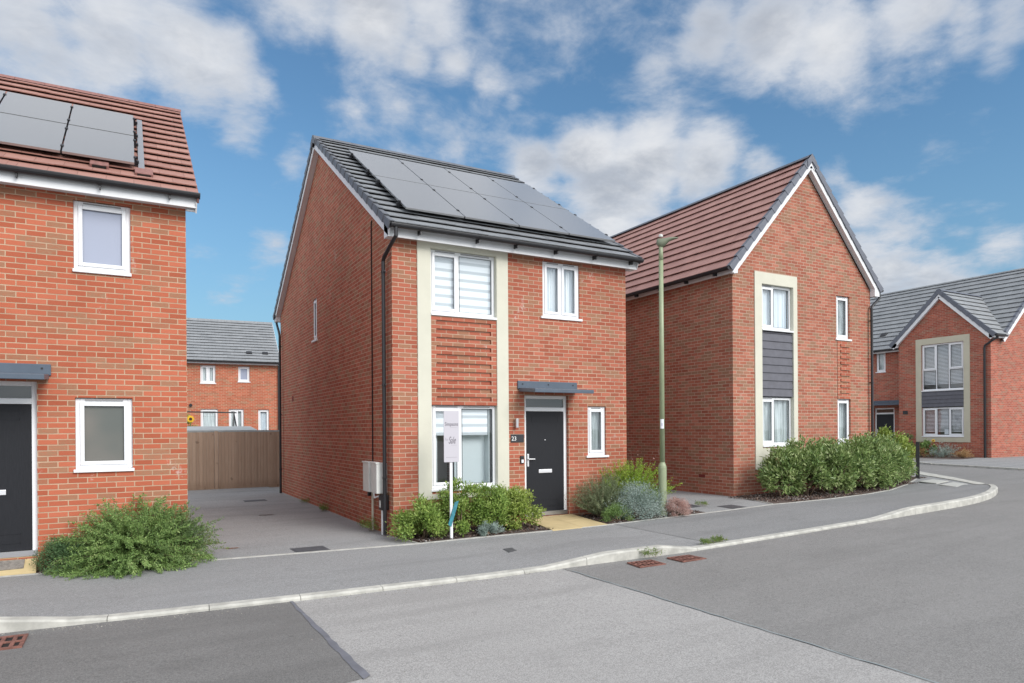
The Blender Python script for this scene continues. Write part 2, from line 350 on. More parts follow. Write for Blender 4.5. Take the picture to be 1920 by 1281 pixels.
def asphalt(name,base,var=.12,warm=(1,1,1),cracks=False):
    m,nt,p=mat(name); g=nt.new('ShaderNodeTexCoord').outputs['Object']; x,y,z=nt.sep(g)
    c=tuple(base*k for k in warm)
    n=nt.noise(g,.35,6,.65); n2=nt.noise(nt.comb(nt.math('MULTIPLY',x,.35),nt.math('MULTIPLY',y,1.3)),1.1,6,.65); gr=nt.noise(g,90,3,.8); gr2=nt.noise(g,26,4,.75)
    col=nt.mix(nt.smooth(n,.3,.7),tuple(v*(1-var) for v in c),tuple(v*(1+var) for v in c))
    col=nt.mix(nt.math('MULTIPLY',nt.smooth(n2,.46,.66),.45),col,tuple(v*.78 for v in c))
    col=nt.mix(nt.math('MULTIPLY',nt.smooth(gr,.47,.62),.50),col,tuple(v*1.6 for v in c))
    col=nt.mix(nt.math('MULTIPLY',nt.smooth(gr,.53,.38),.50),col,tuple(v*.5 for v in c))
    col=nt.mix(nt.math('MULTIPLY',nt.smooth(gr2,.50,.66),.30),col,tuple(v*1.35 for v in c)); col=nt.mix(nt.math('MULTIPLY',nt.smooth(gr2,.49,.34),.35),col,tuple(v*.62 for v in c))
    ol=nt.noise(nt.comb(nt.math('MULTIPLY',x,.12),nt.math('MULTIPLY',y,.9)),1.6,5,.6); col=nt.mix(nt.math('MULTIPLY',nt.smooth(ol,.50,.64),.28),col,tuple(v*.72 for v in c))
    st_=nt.noise(g,1.3,4,.6); col=nt.mix(nt.math('MULTIPLY',nt.smooth(st_,.60,.72),.30),col,tuple(v*.66 for v in c)); col=nt.mix(nt.math('MULTIPLY',nt.smooth(st_,.40,.30),.25),col,tuple(v*1.22 for v in c))
    spt=nt.noise(g,7,2,.5); col=nt.mix(nt.math('MULTIPLY',nt.smooth(spt,.74,.78),.4),col,tuple(v*.45 for v in c))
    nt.link(col,p.inputs['Base Color']); p.inputs['Roughness'].default_value=.92; p.inputs['Specular IOR Level'].default_value=.25
    nt.link(nt.bump(nt.math('ADD',gr,gr2),.5,.005),p.inputs['Normal']); return m
AS_L=asphalt('worn_light_asphalt',.325,.07,(1.03,1.0,.97))
AS_D=asphalt('darker_asphalt',.215,.08,(1.03,1.0,.97))
AS_DL=asphalt('dark_patch_asphalt',.165,.10,(1.03,1.0,.97))
AS_P=asphalt('pavement_asphalt',.265,.08,(1.0,1.0,1.0))
AS_P2=asphalt('pavement_asphalt_newer',.232,.07,(1.0,1.0,1.0))
AS_DR=asphalt('driveway_asphalt',.29,.12,(1.0,1.0,1.0))
TAR=simple('tar_seal',(.15,.153,.175),.7,noise=.15,nscale=6,bump=.2)
KERB=simple('pale_concrete_kerb',(.45,.44,.40),.85,noise=.20,nscale=5,bump=.3,bscale=120)
EDGE=simple('concrete_edging',(.42,.41,.38),.9,noise=.15,nscale=6,bump=.3)
SLAB=simple('buff_paving_slab',(.52,.41,.22),.85,noise=.09,nscale=2.5,bump=.2,bscale=140)
def mulch_mat():
    m,nt,p=mat('bark_mulch'); g=nt.new('ShaderNodeTexCoord').outputs['Object']
    n=nt.noise(g,45,4,.7); n2=nt.noise(g,9,3,.6)
    nt.link(nt.mix(n2,nt.mix(n,(.05,.03,.025),(.22,.14,.11)),nt.mix(n,(.03,.025,.022),(.14,.11,.10))),p.inputs['Base Color']); p.inputs['Roughness'].default_value=.95
    nt.link(nt.bump(n,.9,.03),p.inputs['Normal']); return m
MULCH=mulch_mat()
def chip_mat():
    m,nt,p=mat('bark_and_slate_chips'); gi=nt.new('ShaderNodeNewGeometry').outputs['Random Per Island']; nt.link(nt.ramp(gi,[(0,(.03,.02,.017)),(.4,(.11,.065,.05)),(.75,(.22,.15,.12)),(.9,(.20,.20,.21)),(1,(.42,.38,.34))]),p.inputs['Base Color']); p.inputs['Roughness'].default_value=.9; return m
MULCH2=chip_mat()
MULCH3=simple('grit_stones',(.26,.24,.21),.9,noise=.4,nscale=9)
def wood_mat(name,c1,c2):
    m,nt,p=mat(name); g=nt.new('ShaderNodeTexCoord').outputs['Object']; x,y,z=nt.sep(g)
    bid=nt.math('FLOOR',nt.math('DIVIDE',x,.098)); r=nt.white(nt.comb(bid,1.))[0]
    n=nt.noise(nt.comb(nt.math('MULTIPLY',x,14.),bid,nt.math('MULTIPLY',z,1.2)),1.6,5,.65)
    col=nt.mix(n,c1,c2); col=nt.mix(nt.math('MULTIPLY',r,.35),col,tuple(v*.6 for v in c1))
    kn=nt.noise(g,5,2,.5); col=nt.mix(nt.math('MULTIPLY',nt.smooth(kn,.7,.76),.6),col,tuple(v*.4 for v in c1))
    col=nt.mix(nt.math('MULTIPLY',nt.smooth(z,.35,.0),.35),col,(.13,.07,.035))
    nt.link(col,p.inputs['Base Color']); p.inputs['Roughness'].default_value=.85
    nt.link(nt.bump(n,.3,.004),p.inputs['Normal']); return m
WOOD=wood_mat('weathered_fence_timber',(.40,.265,.18),(.60,.455,.345))
GREEN_P=simple('sage_green_paint',(.27,.31,.19),.42,noise=.07,nscale=4)
DARKM=simple('dark_cast_iron',(.075,.078,.085),.6,noise=.2,nscale=12,bump=.4)
RUST=simple('rusted_iron_grate',(.19,.082,.062),.8,noise=.3,nscale=15,bump=.5)
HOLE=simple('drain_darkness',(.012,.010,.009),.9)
CLAD=simple('charcoal_cladding_board',(.105,.105,.125),.6,noise=.10,nscale=6,bump=.15,bscale=90)
def leaf_mat(name,stops,rough=.5,trans=.25):
    m,nt,p=mat(name); gi=nt.new('ShaderNodeNewGeometry').outputs['Random Per Island']
    g=nt.new('ShaderNodeTexCoord').outputs['Object']; n=nt.noise(g,3.5,3,.6)
    f=nt.math('ADD',nt.math('MULTIPLY',gi,.6),nt.math('MULTIPLY',nt.smooth(n,.3,.7),.4))
    c=nt.ramp(f,stops); nt.link(c,p.inputs['Base Color']); p.inputs['Roughness'].default_value=rough; p.inputs['Specular IOR Level'].default_value=.35
    out=nt.n['Material Output']; tr=nt.new('ShaderNodeBsdfTranslucent'); nt.link(c,tr.inputs[0]); mx=nt.new('ShaderNodeMixShader'); mx.inputs[0].default_value=trans
    nt.link(p.outputs[0],mx.inputs[1]); nt.link(tr.outputs[0],mx.inputs[2]); nt.link(mx.outputs[0],out.inputs[0]); return m
L_JUN=leaf_mat('feathery_green_leaf',[(0,(.09,.16,.05)),(.45,(.19,.30,.09)),(.8,(.30,.43,.14)),(1,(.44,.52,.22))])
L_DRK=leaf_mat('small_dark_leaf',[(0,(.08,.14,.05)),(.5,(.16,.25,.09)),(.85,(.26,.34,.13)),(1,(.30,.18,.10))])
L_HEB=leaf_mat('hebe_leaf',[(0,(.06,.12,.05)),(.5,(.11,.20,.08)),(1,(.19,.29,.13))])
L_ESC=leaf_mat('glossy_mid_green_leaf',[(0,(.10,.18,.04)),(.45,(.22,.33,.07)),(.8,(.34,.45,.11)),(.95,(.46,.54,.18)),(1,(.40,.20,.10))],.38)
L_YEL=leaf_mat('yellow_green_leaf',[(0,(.14,.21,.04)),(.5,(.30,.39,.08)),(1,(.48,.54,.17))],.4)
L_PHO=leaf_mat('laurel_leaf',[(0,(.075,.13,.045)),(.35,(.17,.26,.08)),(.7,(.30,.38,.14)),(.92,(.48,.54,.28)),(1,(.38,.25,.12))],.33)
L_LAV=leaf_mat('olive_needle_leaf',[(0,(.12,.16,.08)),(.5,(.20,.25,.13)),(1,(.32,.36,.22))],.7)
L_SIL=leaf_mat('silver_leaf',[(0,(.18,.24,.20)),(.5,(.32,.40,.36)),(1,(.50,.56,.52))],.7)
L_PNK=leaf_mat('dried_pink_heather',[(0,(.36,.20,.17)),(.5,(.52,.34,.30)),(1,(.66,.50,.44))],.8)
L_CON=leaf_mat('lime_conifer_leaf',[(0,(.14,.24,.03)),(.5,(.28,.42,.05)),(1,(.46,.55,.10))],.6)
L_TAN=leaf_mat('straw_grass',[(0,(.30,.18,.08)),(.5,(.45,.28,.13)),(1,(.60,.45,.25))],.8)
L_GRS=leaf_mat('weed_green',[(0,(.08,.15,.03)),(.5,(.17,.25,.06)),(1,(.32,.32,.10))],.6)
PETAL=simple('sunflower_petal',(.80,.50,.02),.6); SEED=simple('sunflower_seed_head',(.06,.03,.015),.9)
BARK=simple('grey_brown_stem',(.20,.14,.095),.85,noise=.3,nscale=20)
TEAL=simple('teal_plastic_wrap',(.04,.20,.25),.4,noise=.2,nscale=30)
SIGNW=simple('pale_sign_board',(.50,.48,.52),.5)
INK=simple('grey_ink',(.10,.09,.11),.6)
INKL=simple('pale_grey_ink',(.36,.34,.38),.6)
WHITEP=simple('white_lettering',(.8,.8,.78),.5)
STICK=simple('white_sticker',(.78,.80,.84),.4)
TACT=simple('pale_cover_slab',(.44,.44,.41),.8,noise=.06,nscale=4,bump=.3)
FELT=simple('pale_roof_felt',(.40,.42,.42),.9,noise=.08)
EARTH=simple('rough_grass_earth',(.10,.12,.05),.95,noise=.3,nscale=1.5)
# ---------------------------------------------------------------- ground surfaces
def gz(x): return float(np.interp(x,[-40,-6,0,8.3,27.4,80],[-.06,-.02,0,.225,.50,.6]))
BRK=[-40,-6,0,8.3,27.4,80]
def clip(poly,x,keep_left):
    out=[]
    for a,b in zip(poly,poly[1:]+poly[:1]):
        ia=(a[0]<=x) if keep_left else (a[0]>=x); ib=(b[0]<=x) if keep_left else (b[0]>=x)
        if ia: out.append(a)
        if ia!=ib:
            t=(x-a[0])/(b[0]-a[0]); out.append((x,a[1]+t*(b[1]-a[1])))
    return out
def sheet(m,poly,dz):
    xs=[-1e5]+BRK+[1e5]
    for a,b in zip(xs,xs[1:]):
        p=clip(clip(list(poly),b,True),a,False) if True else poly
        if len(p)>=3:
            area=sum(p[i][0]*p[(i+1)%len(p)][1]-p[(i+1)%len(p)][0]*p[i][1] for i in range(len(p)))
            if abs(area)<1e-6: continue
            if area<0: p=p[::-1]
            m.quad(*[(x,y,gz(x)+dz) for x,y in p])
def flat(name,poly,dz,material,parent=None):
    m=M(); sheet(m,poly,dz); o=m.build(name,material,parent); return o
S=3000
struct(flat('ground',[(-S,-S),(S,-S),(S,S),(-S,S)],-.060,EARTH))
# kerb line (face of kerb), from left to the junction corner and on into the side road
K=[(-30,-3.1),(-6,-3.27),(-5.0,-3.32),(-4.3,-3.38),(-3.2,-3.48),(-1.5,-3.57),(0,-3.63),(.8,-3.69),(1.6,-3.76),(2.6,-3.86),(3.1,-3.90),(4,-3.90),(5.4,-3.89),(7.4,-3.86),(8.5,-3.81),(10,-3.70),(11,-3.60),(12.2,-3.34),(13.2,-2.98),(14,-2.62),(14.6,-2.15),(14.95,-1.75)]
KS=[(15.3,-1.45),(15.9,-.72),(16.6,.25),(17.4,1.25),(18.3,2.4),(19.0,3.6),(19.6,5.2),(20.0,8),(20.2,14),(20.2,40)]
def hk(x): return float(np.interp(x,[-5.0,-4.3,.8,1.7,2.6,3.15,7.4,8.6,14.3,15.0],[.10,.012,.012,.10,.10,.012,.012,.10,.10,.02]))
BK=[(-30,-.2),(-5.36,-.43),(-4.34,-.52),(-2.86,-.66),(.12,-.93),(1.07,-1.03),(2.4,-1.22),(3.5,-1.33),(5.3,-1.37),(6.5,-1.38),(7.84,-1.34),(8.2,-1.42),(9.5,-1.47),(11,-1.36),(12.2,-1.14),(13.8,-.56),(15.5,.19),(16.3,.75),(16.8,1.4),(17.0,2.4)]
struct(flat('road',[(-60,-60),(90,-60),(90,45),(-60,45)],-.030,AS_L))
def dense(pl,step=.35):
    out=[]
    for a,b in zip(pl,pl[1:]):
        n=max(1,int(math.hypot(b[0]-a[0],b[1]-a[1])/step))
        out+= [(a[0]+(b[0]-a[0])*i/n,a[1]+(b[1]-a[1])*i/n) for i in range(n)]
    return out+[pl[-1]]
def smoothline(pl,it=2):
    for _ in range(it):
        q=[pl[0]]
        for a,b in zip(pl,pl[1:]): q+=[(a[0]*.75+b[0]*.25,a[1]*.75+b[1]*.25),(a[0]*.25+b[0]*.75,a[1]*.25+b[1]*.75)]
        pl=q+[pl[-1]]
    return pl
KL=dense(smoothline(K+KS,2),.25)
def normals(pl):
    o=[]
    for i in range(len(pl)):
        a=pl[max(0,i-1)]; b=pl[min(len(pl)-1,i+1)]; d=math.hypot(b[0]-a[0],b[1]-a[1]); o.append((-(b[1]-a[1])/d,(b[0]-a[0])/d))
    return o
NL=normals(KL)
def off(i,d): return (KL[i][0]+NL[i][0]*d,KL[i][1]+NL[i][1]*d)
# pavement: interpolate from kerb back to back edge
def back_of(i):
    x,y=KL[i]
    if x<14.6 and y<-1.0:
        xb=x; yb=float(np.interp(xb,[p[0] for p in BK[:-4]],[p[1] for p in BK[:-4]])); return (xb,yb)
    return None
pav=M()
cur=[i for i in range(len(KL))]
backs=[]
BKd=dense(BK[-6:],.12)
corner=[i for i in cur if back_of(i) is None]
for i in cur:
    b=back_of(i)
    if b is None:
        j=corner.index(i)/max(1,len(corner)-1); j=min(1,j*2.2)
        k=j*(len(BKd)-1); k0=int(k); b=BKd[k0]
        # start from x=14.6 point on
    backs.append(b)
nseg=6
for i in range(len(KL)-1):
    for s_ in range(nseg):
        t0,t1=s_/nseg,(s_+1)/nseg; q=[]
        for (ii,t) in ((i,t0),(i+1,t0),(i+1,t1),(i,t1)):
            a=off(ii,.125); b=backs[ii]; x=a[0]+(b[0]-a[0])*t; y=a[1]+(b[1]-a[1])*t
            q.append((x,y,gz(x)+max(0,hk(KL[ii][0])-.012)*(1-t)**1.2+.0))
        if (q[0][0]-q[2][0])**2+(q[0][1]-q[2][1])**2>60: continue
        pav.quad(*q)
o=pav.build('pavement',AS_P); struct(o)
# kerb stones with joints
kb=M(); acc=0
L=0
stone=[]
for i in range(len(KL)-1):
    stone.append(L); L+=math.hypot(KL[i+1][0]-KL[i][0],KL[i+1][1]-KL[i][1])
KLf=dense(KL,.9)
def kpt(s_):
    # point on kerb line at arclength s
    acc=0
    for i in range(len(KL)-1):
        d=math.hypot(KL[i+1][0]-KL[i][0],KL[i+1][1]-KL[i][1])
        if acc+d>=s_:
            t=(s_-acc)/d; n=NL[i]; return (KL[i][0]+t*(KL[i+1][0]-KL[i][0]),KL[i][1]+t*(KL[i+1][1]-KL[i][1]),n[0],n[1])
        acc+=d
    return (*KL[-1],*NL[-1])
s0=14.0
while s0<L-2:
    ln=.915
    s1=s0+ln-.007
    for k in range(3):
        a=kpt(s0+(s1-s0)*k/3); b=kpt(s0+(s1-s0)*(k+1)/3); P=[]
        for (q) in (a,b):
            x,y,nx,ny=q; h=hk(x) if y<-1.3 else .02
            z=gz(x); P.append([(x,y,z-.05),(x,y,z+h-.018),(x+nx*.016,y+ny*.016,z+h+.003),(x+nx*.13,y+ny*.13,z+h+.004),(x+nx*.13,y+ny*.13,z-.05)])
        for j in range(4): kb.quad(P[0][j],P[1][j],P[1][j+1],P[0][j+1])
        if k==0: kb.quad(*P[0])
        if k==2: kb.quad(*P[1][::-1])
    s0+=ln
struct(kb.build('kerb',KERB))
struct(flat('flush_kerb',[(15.05,-1.75),(15.6,-1.0),(16.3,-.05),(17.0,1.0),(17.9,2.2),(18.9,4.0),(19.4,3.8),(18.6,2.1),(17.6,.9),(16.75,-.15),(16.0,-.95),(15.45,-1.62)],.014,KERB))
# darker road patches, tar seams
def jag(a,b,n,amp,sd):
    rr=random.Random(sd); return [(a[0]+(b[0]-a[0])*i/n+rr.uniform(-amp,amp),a[1]+(b[1]-a[1])*i/n+rr.uniform(-amp,amp)) for i in range(n+1)]
struct(flat('road_patch',[(-40,-3.0),(-6,-3.1)]+jag((-2.37,-3.4),(-2.36,-6.16),14,.006,1)+[(-6,-6.9),(-40,-9)],-.026,AS_DL))
struct(flat('road_patch',jag((1.0,-3.6),(1.1,-9.5),26,.02,3)+[(1.3,-24),(60,-24),(60,45),(20.2,45),(20.2,5),(15.2,-1.3)],-.026,AS_D))
m=M(); a=jag((-2.41,-3.52),(-2.40,-6.2),20,.008,5); b=jag((-2.375,-3.52),(-2.33,-6.15),20,.008,6)
for i in range(20): sheet(m,[a[i],b[i],b[i+1],a[i+1]],-.022)
struct(m.build('tar_seam',TAR))
m=M(); a=jag((1.02,-3.9),(1.08,-9.5),40,.010,7)
for i in range(40): sheet(m,[(a[i][0]-.008,a[i][1]),(a[i][0]+.008,a[i][1]),(a[i+1][0]+.008,a[i+1][1]),(a[i+1][0]-.008,a[i+1][1])],-.022)
struct(m.build('road_joint',simple('pale_joint_line',(.26,.30,.31),.8)))
# newer pavement tone right of the joint by the lamp
m=M()
NP=[i for i in range(len(KL)) if 3.6<KL[i][0]<14.5 and KL[i][1]<-1]
for i in NP[:-1]:
    for s_ in range(nseg):
        q=[]
        for (ii,t) in ((i,s_/nseg),(i+1,s_/nseg),(i+1,(s_+1)/nseg),(i,(s_+1)/nseg)):
            a=off(ii,.125); b=backs[ii]; x=a[0]+(b[0]-a[0])*t; y=a[1]+(b[1]-a[1])*t
            q.append((x,y,gz(x)+max(0,hk(KL[ii][0])-.012)*(1-t)**1.2+.004))
        m.quad(*q)
struct(m.build('pavement_overlay',AS_P2))
# driveways
struct(flat('driveway',[(-3.3,-.60),(.12,-.94),(-.005,-.07),(0,0),(0,13.2),(-3.3,13.2)],.001,AS_DR))
struct(flat('driveway',[(5.95,-1.385),(6.5,-1.39),(7.84,-1.345),(8.28,.17),(8.28,13),(5.02,13),(5.02,0),(5.95,0)],.001,AS_DR))
struct(flat('garden_soil',[(-5.0,-.43),(-4.34,-.52),(-3.2,-.63),(-3.2,-.1),(-5.0,-.1)],.006,MULCH))
struct(flat('garden_soil',[(-.01,-.05),(.13,-.90),(1.07,-1.0),(2.4,-1.19),(2.55,0),(0,0)],.010,MULCH))
struct(flat('garden_soil',[(3.55,-1.31),(5.3,-1.35),(5.93,-1.36),(5.93,0),(3.6,0)],.010,MULCH))
struct(flat('garden_soil',[(7.88,-1.31),(8.2,-1.39),(9.5,-1.44),(11,-1.33),(12.2,-1.11),(13.8,-.53),(15.5,.22),(16.2,.78),(16.65,1.4),(16.8,2.6),(16.8,6),(13.4,6),(13.4,.17),(8.3,.17)],.012,MULCH))
def edging(pts,wd=.045,h=.014):
    m=M()
    for a,b in zip(pts,pts[1:]):
        d=math.hypot(b[0]-a[0],b[1]-a[1]); nx,ny=-(b[1]-a[1])/d*wd,(b[0]-a[0])/d*wd
        n=max(1,int(d/.9))
        for k in range(n):
            p=(a[0]+(b[0]-a[0])*k/n,a[1]+(b[1]-a[1])*k/n); q=(a[0]+(b[0]-a[0])*(k+1)/n,a[1]+(b[1]-a[1])*(k+1)/n)
            zp,zq=gz(p[0]),gz(q[0])
            m.hexa([(p[0],p[1],zp-.03),(q[0],q[1],zq-.03),(q[0]+nx,q[1]+ny,zq-.03),(p[0]+nx,p[1]+ny,zp-.03),(p[0],p[1],zp+h),(q[0],q[1],zq+h),(q[0]+nx,q[1]+ny,zq+h),(p[0]+nx,p[1]+ny,zp+h)])
    return m
struct(edging([(-7,-.38),(-5.36,-.43),(-4.34,-.52),(-2.86,-.66),(.12,-.94),(1.07,-1.04),(2.4,-1.23),(3.5,-1.34),(5.3,-1.38),(6.5,-1.40),(7.84,-1.36),(8.2,-1.43),(9.5,-1.48),(11,-1.37),(12.2,-1.15),(13.8,-.58),(15.5,.17),(16.3,.73)]).build('edging_kerb',EDGE))
struct(edging([(.12,-.9),(-.02,-.06)],.04).build('edging_kerb',EDGE))
struct(edging([(7.86,-1.3),(8.30,.16)],.04).build('edging_kerb',EDGE))
struct(edging([(16.3,.73),(16.75,1.4),(16.9,2.6),(16.9,6)],.07,.05).build('edging_kerb',EDGE))
# buff slab paths
def slabs(name,quads):
    m=M()
    for (p,q,r_,t) in quads:
        m.hexa([(*p[:2],p[2]-.05),(*q[:2],q[2]-.05),(*r_[:2],r_[2]-.05),(*t[:2],t[2]-.05),p,q,r_,t])
    return struct(m.build(name,SLAB,bevel=.004))
slabs('slab_path',[((2.42,-1.235,.085),(3.0,-1.29,.10),(3.03,-.62,.125),(2.50,-.62,.11)),((3.006,-1.29,.10),(3.54,-1.33,.11),(3.60,-.62,.13),(3.036,-.62,.125)),
                   ((2.50,-.614,.11),(3.03,-.614,.125),(3.03,-.02,.150),(2.56,-.02,.145)),((3.036,-.614,.125),(3.60,-.614,.13),(3.64,-.02,.155),(3.036,-.02,.15))])
slabs('slab_path',[((-6.4,-.36,.02),(-5.58,-.38,.02),(-5.58,-.10,.185),(-6.4,-.10,.185)),((-5.573,-.39,.02),(-4.99,-.42,.02),(-5.0,-.10,.185),(-5.573,-.10,.185))])
# far side of the side road, in front of the last house
struct(flat('far_pavement',[(21.45,-40),(21.45,.2),(21.9,2.1),(22.25,3.4),(23.0,4.6),(23.4,6.2),(23.5,9),(23.5,45),(60,45),(60,-40)],.0,AS_P))
struct(edging([(21.33,-6),(21.33,.2),(21.8,2.1),(22.15,3.4),(22.9,4.6),(23.3,6.2),(23.4,9),(23.4,20)],.13,.035).build('kerb',KERB))
struct(flat('garden_soil',[(25.6,4.35),(25.6,12.5),(27.37,12.5),(27.37,4.6),(26.5,4.35)],.010,MULCH))
struct(flat('driveway',[(23.4,4.75),(23.9,12.2),(25.55,12.2),(25.55,4.4)],.004,AS_D))
def chips(poly_boxes,n,material,sd):
    rr=random.Random(sd); vs=[];fs=[]
    for _ in range(n):
        x0,x1,y0,y1=rr.choices(poly_boxes,weights=[(b[1]-b[0])*(b[3]-b[2]) for b in poly_boxes])[0]; x=rr.uniform(x0,x1); y=rr.uniform(y0,y1)
        a=rr.uniform(0,6.3); l=rr.uniform(.010,.030); w_=rr.uniform(.005,.014); t=rr.uniform(-.012,.016); z=gz(x)+.018+rr.random()*.012; c,s_=math.cos(a),math.sin(a); o=len(vs)
        for (p,q,k) in ((-l,-w_,-t),(l,-w_,t),(l,w_,t),(-l,w_,-t)): vs.append((x+p*c-q*s_,y+p*s_+q*c,z+k))
        fs.append((o,o+1,o+2,o+3))
    m=M(); m.v=vs; m.f=fs; o=m.build('bark_chips',material); o['kind']='stuff'; tag(o,'loose bark and slate chips scattered over the planting beds','bark chips'); return o
chips([(-4.95,-3.3,-.50,-.15),(.10,2.42,-.92,-.05),(2.3,2.5,-1.15,-.6),(1.2,2.4,-1.05,-.9),(3.6,5.9,-1.30,-.05),(8.0,12.2,-1.10,.1),(8.4,10.8,-1.38,-1.1),(12,14.3,-.6,.6),(13.6,16.2,.2,2)],15000,MULCH2,4)
def grit(n,sd):
    rr=random.Random(sd); m=M()
    for _ in range(n):
        k=rr.random()
        if k<.45: x=rr.uniform(-5.5,12); y=float(np.interp(x,[p[0] for p in K],[p[1] for p in K]))-abs(rr.gauss(0,.10))-.01; z=gz(x)-.026
        elif k<.7: x=rr.uniform(-5.3,12); y=float(np.interp(x,[p[0] for p in BK],[p[1] for p in BK]))-abs(rr.gauss(0,.12))-.01; z=gz(x)+.004
        elif k<.85: x=rr.uniform(-3,-.05); y=rr.uniform(-.5,12); z=gz(x)+.003
        else: x=rr.uniform(-4,9); y=rr.uniform(-9,-4); z=gz(x)-.026
        s_=rr.uniform(.003,.009)*(1 if k<.85 else .8); h=s_*.7; a=rr.uniform(0,6.3); c,q=math.cos(a)*s_,math.sin(a)*s_
        o=len(m.v); m.v+=[(x+c,y+q,z),(x-q,y+c,z),(x-c,y-q,z),(x+q*.8,y-c*.8,z),(x,y,z+h)]; m.f+=[(o,o+1,o+4),(o+1,o+2,o+4),(o+2,o+3,o+4),(o+3,o,o+4)]
    ob=m.build('grit',MULCH3); ob['kind']='stuff'; tag(ob,'loose grit and tiny stones along the kerb and driveway','grit')
grit(2600,8)
# ---------------------------------------------------------------- building kit
def window(parent,fr,u0,u1,z0,z1,cols,deep=.075,pane=None,sill=True,inner='zebra',vents=1,sillx=.03,rows=None,name='window',back=True,fw=.055,frame=None):
    """frame fills the opening; cols = list of (fraction widths, opening?)"""
    pane=pane or GLASS; m=M(); fb=lambda a,b,c,d,e,f: fr.box(m,a,b,c,d,e,f)
    dF=-deep; dB=-deep-.06
    fb(u0,u0+fw,dF,dB,z0,z1); fb(u1-fw,u1,dF,dB,z0,z1); fb(u0+fw,u1-fw,dF,dB,z1-fw,z1); fb(u0+fw,u1-fw,dF,dB,z0,z0+fw)
    tot=sum(c[0] for c in cols); W=(u1-u0-2*fw); x=u0+fw; panes=[]
    for i,(wd,op) in enumerate(cols):
        x1=x+W*wd/tot
        if i<len(cols)-1: fb(x1-.022,x1+.022,dF,dB,z0+fw,z1-fw)
        a=x+(.022 if i else 0); b=x1-(.022 if i<len(cols)-1 else 0)
        segs=[(z0+fw,z1-fw,op)]
        if rows and rows[i]: 
            zr=rows[i]; fb(a,b,dF,dB,zr-.022,zr+.022); segs=[(z0+fw,zr-.022,False),(zr+.022,z1-fw,True)]
        for (c,d,o_) in segs:
            s_=.05 if o_ else .016
            if o_:
                fb(a,a+s_,dF+.018,dF-.03,c,d); fb(b-s_,b,dF+.018,dF-.03,c,d); fb(a+s_,b-s_,dF+.018,dF-.03,c,c+s_); fb(a+s_,b-s_,dF+.018,dF-.03,d-s_,d)
            panes.append((a+s_,b-s_,c+s_,d-s_))
        x=x1
    w_=m.build(name,frame or UPVC,parent,bevel=.006)
    for (a,b,c,d) in panes:
        g=M(); g.quad(fr.p(a,dF-.022,c),fr.p(b,dF-.022,c),fr.p(b,dF-.022,d),fr.p(a,dF-.022,d)); g.build('pane',pane,w_)
    g=M()
    for (a,b,c,d) in panes: # thin black gasket
        for q in ((a-.004,a,c,d),(b,b+.004,c,d),(a,b,d,d+.004),(a,b,c-.004,c)): fr.box(g,q[0],q[1],dF-.004,dF-.02,q[2],q[3])
    g.build('gasket',BLACKP,w_)
    if sill:
        m=M(); fr.box(m,u0-sillx,u1+sillx,.035,dB,z0-.045,z0-.002); m.build('sill',UPVC,w_,bevel=.005)
    if vents:
        g=M(); x=u0+fw
        for i,(wd,op) in enumerate(cols):
            x1=x+W*wd/tot
            if (x1-x)>.2: fr.box(g,x+.06,x1-.06,dF+.014,dF,z1-.034,z1-.018)
            x=x1
            if vents==2: break
        if g.f: g.build('trickle_vent',simple('vent_slot',(.28,.28,.29),.5) if 'vent_slot' not in bpy.data.materials else bpy.data.materials['vent_slot'],w_)
    zi=-deep-.068
    if inner=='zebra':
        b=M(); b.quad(fr.p(u0+.02,zi,z0+.03),fr.p(u1-.02,zi,z0+.03),fr.p(u1-.02,zi,z1-.03),fr.p(u0+.02,zi,z1-.03)); b.build('blind',ZEB,w_)
    elif inner in('curtain','voile'):
        b=M(); n=60; pts=[]
        for k in range(n+1):
            u=u0+(u1-u0)*k/n; pts.append((u,zi-.035+.022*math.sin(k*1.35)+.01*math.sin(k*.6)))
        for p,q in zip(pts,pts[1:]): b.quad(fr.p(p[0],p[1],z0),fr.p(q[0],q[1],z0),fr.p(q[0],q[1],z1),fr.p(p[0],p[1],z1))
        b.build('curtain',CURT if inner=='curtain' else CURT_W,w_)
    elif inner=='venetian':
        b=M(); z=z1-.05; low=z0+(z1-z0)*.12
        while z>low:
            p=[fr.p(u0+.03,zi,z),fr.p(u1-.03,zi,z),fr.p(u1-.03,zi-.026,z+.030),fr.p(u0+.03,zi-.026,z+.030)]; b.quad(*p); z-=.06
        b.build('blind',SLAT,w_)
    if back and inner!='none':
        b=M(); zb=-deep-.9 if inner!='zebra' else -deep-.25
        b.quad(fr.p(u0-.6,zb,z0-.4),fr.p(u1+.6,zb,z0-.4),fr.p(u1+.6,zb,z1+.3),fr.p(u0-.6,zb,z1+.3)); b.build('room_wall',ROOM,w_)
    return w_
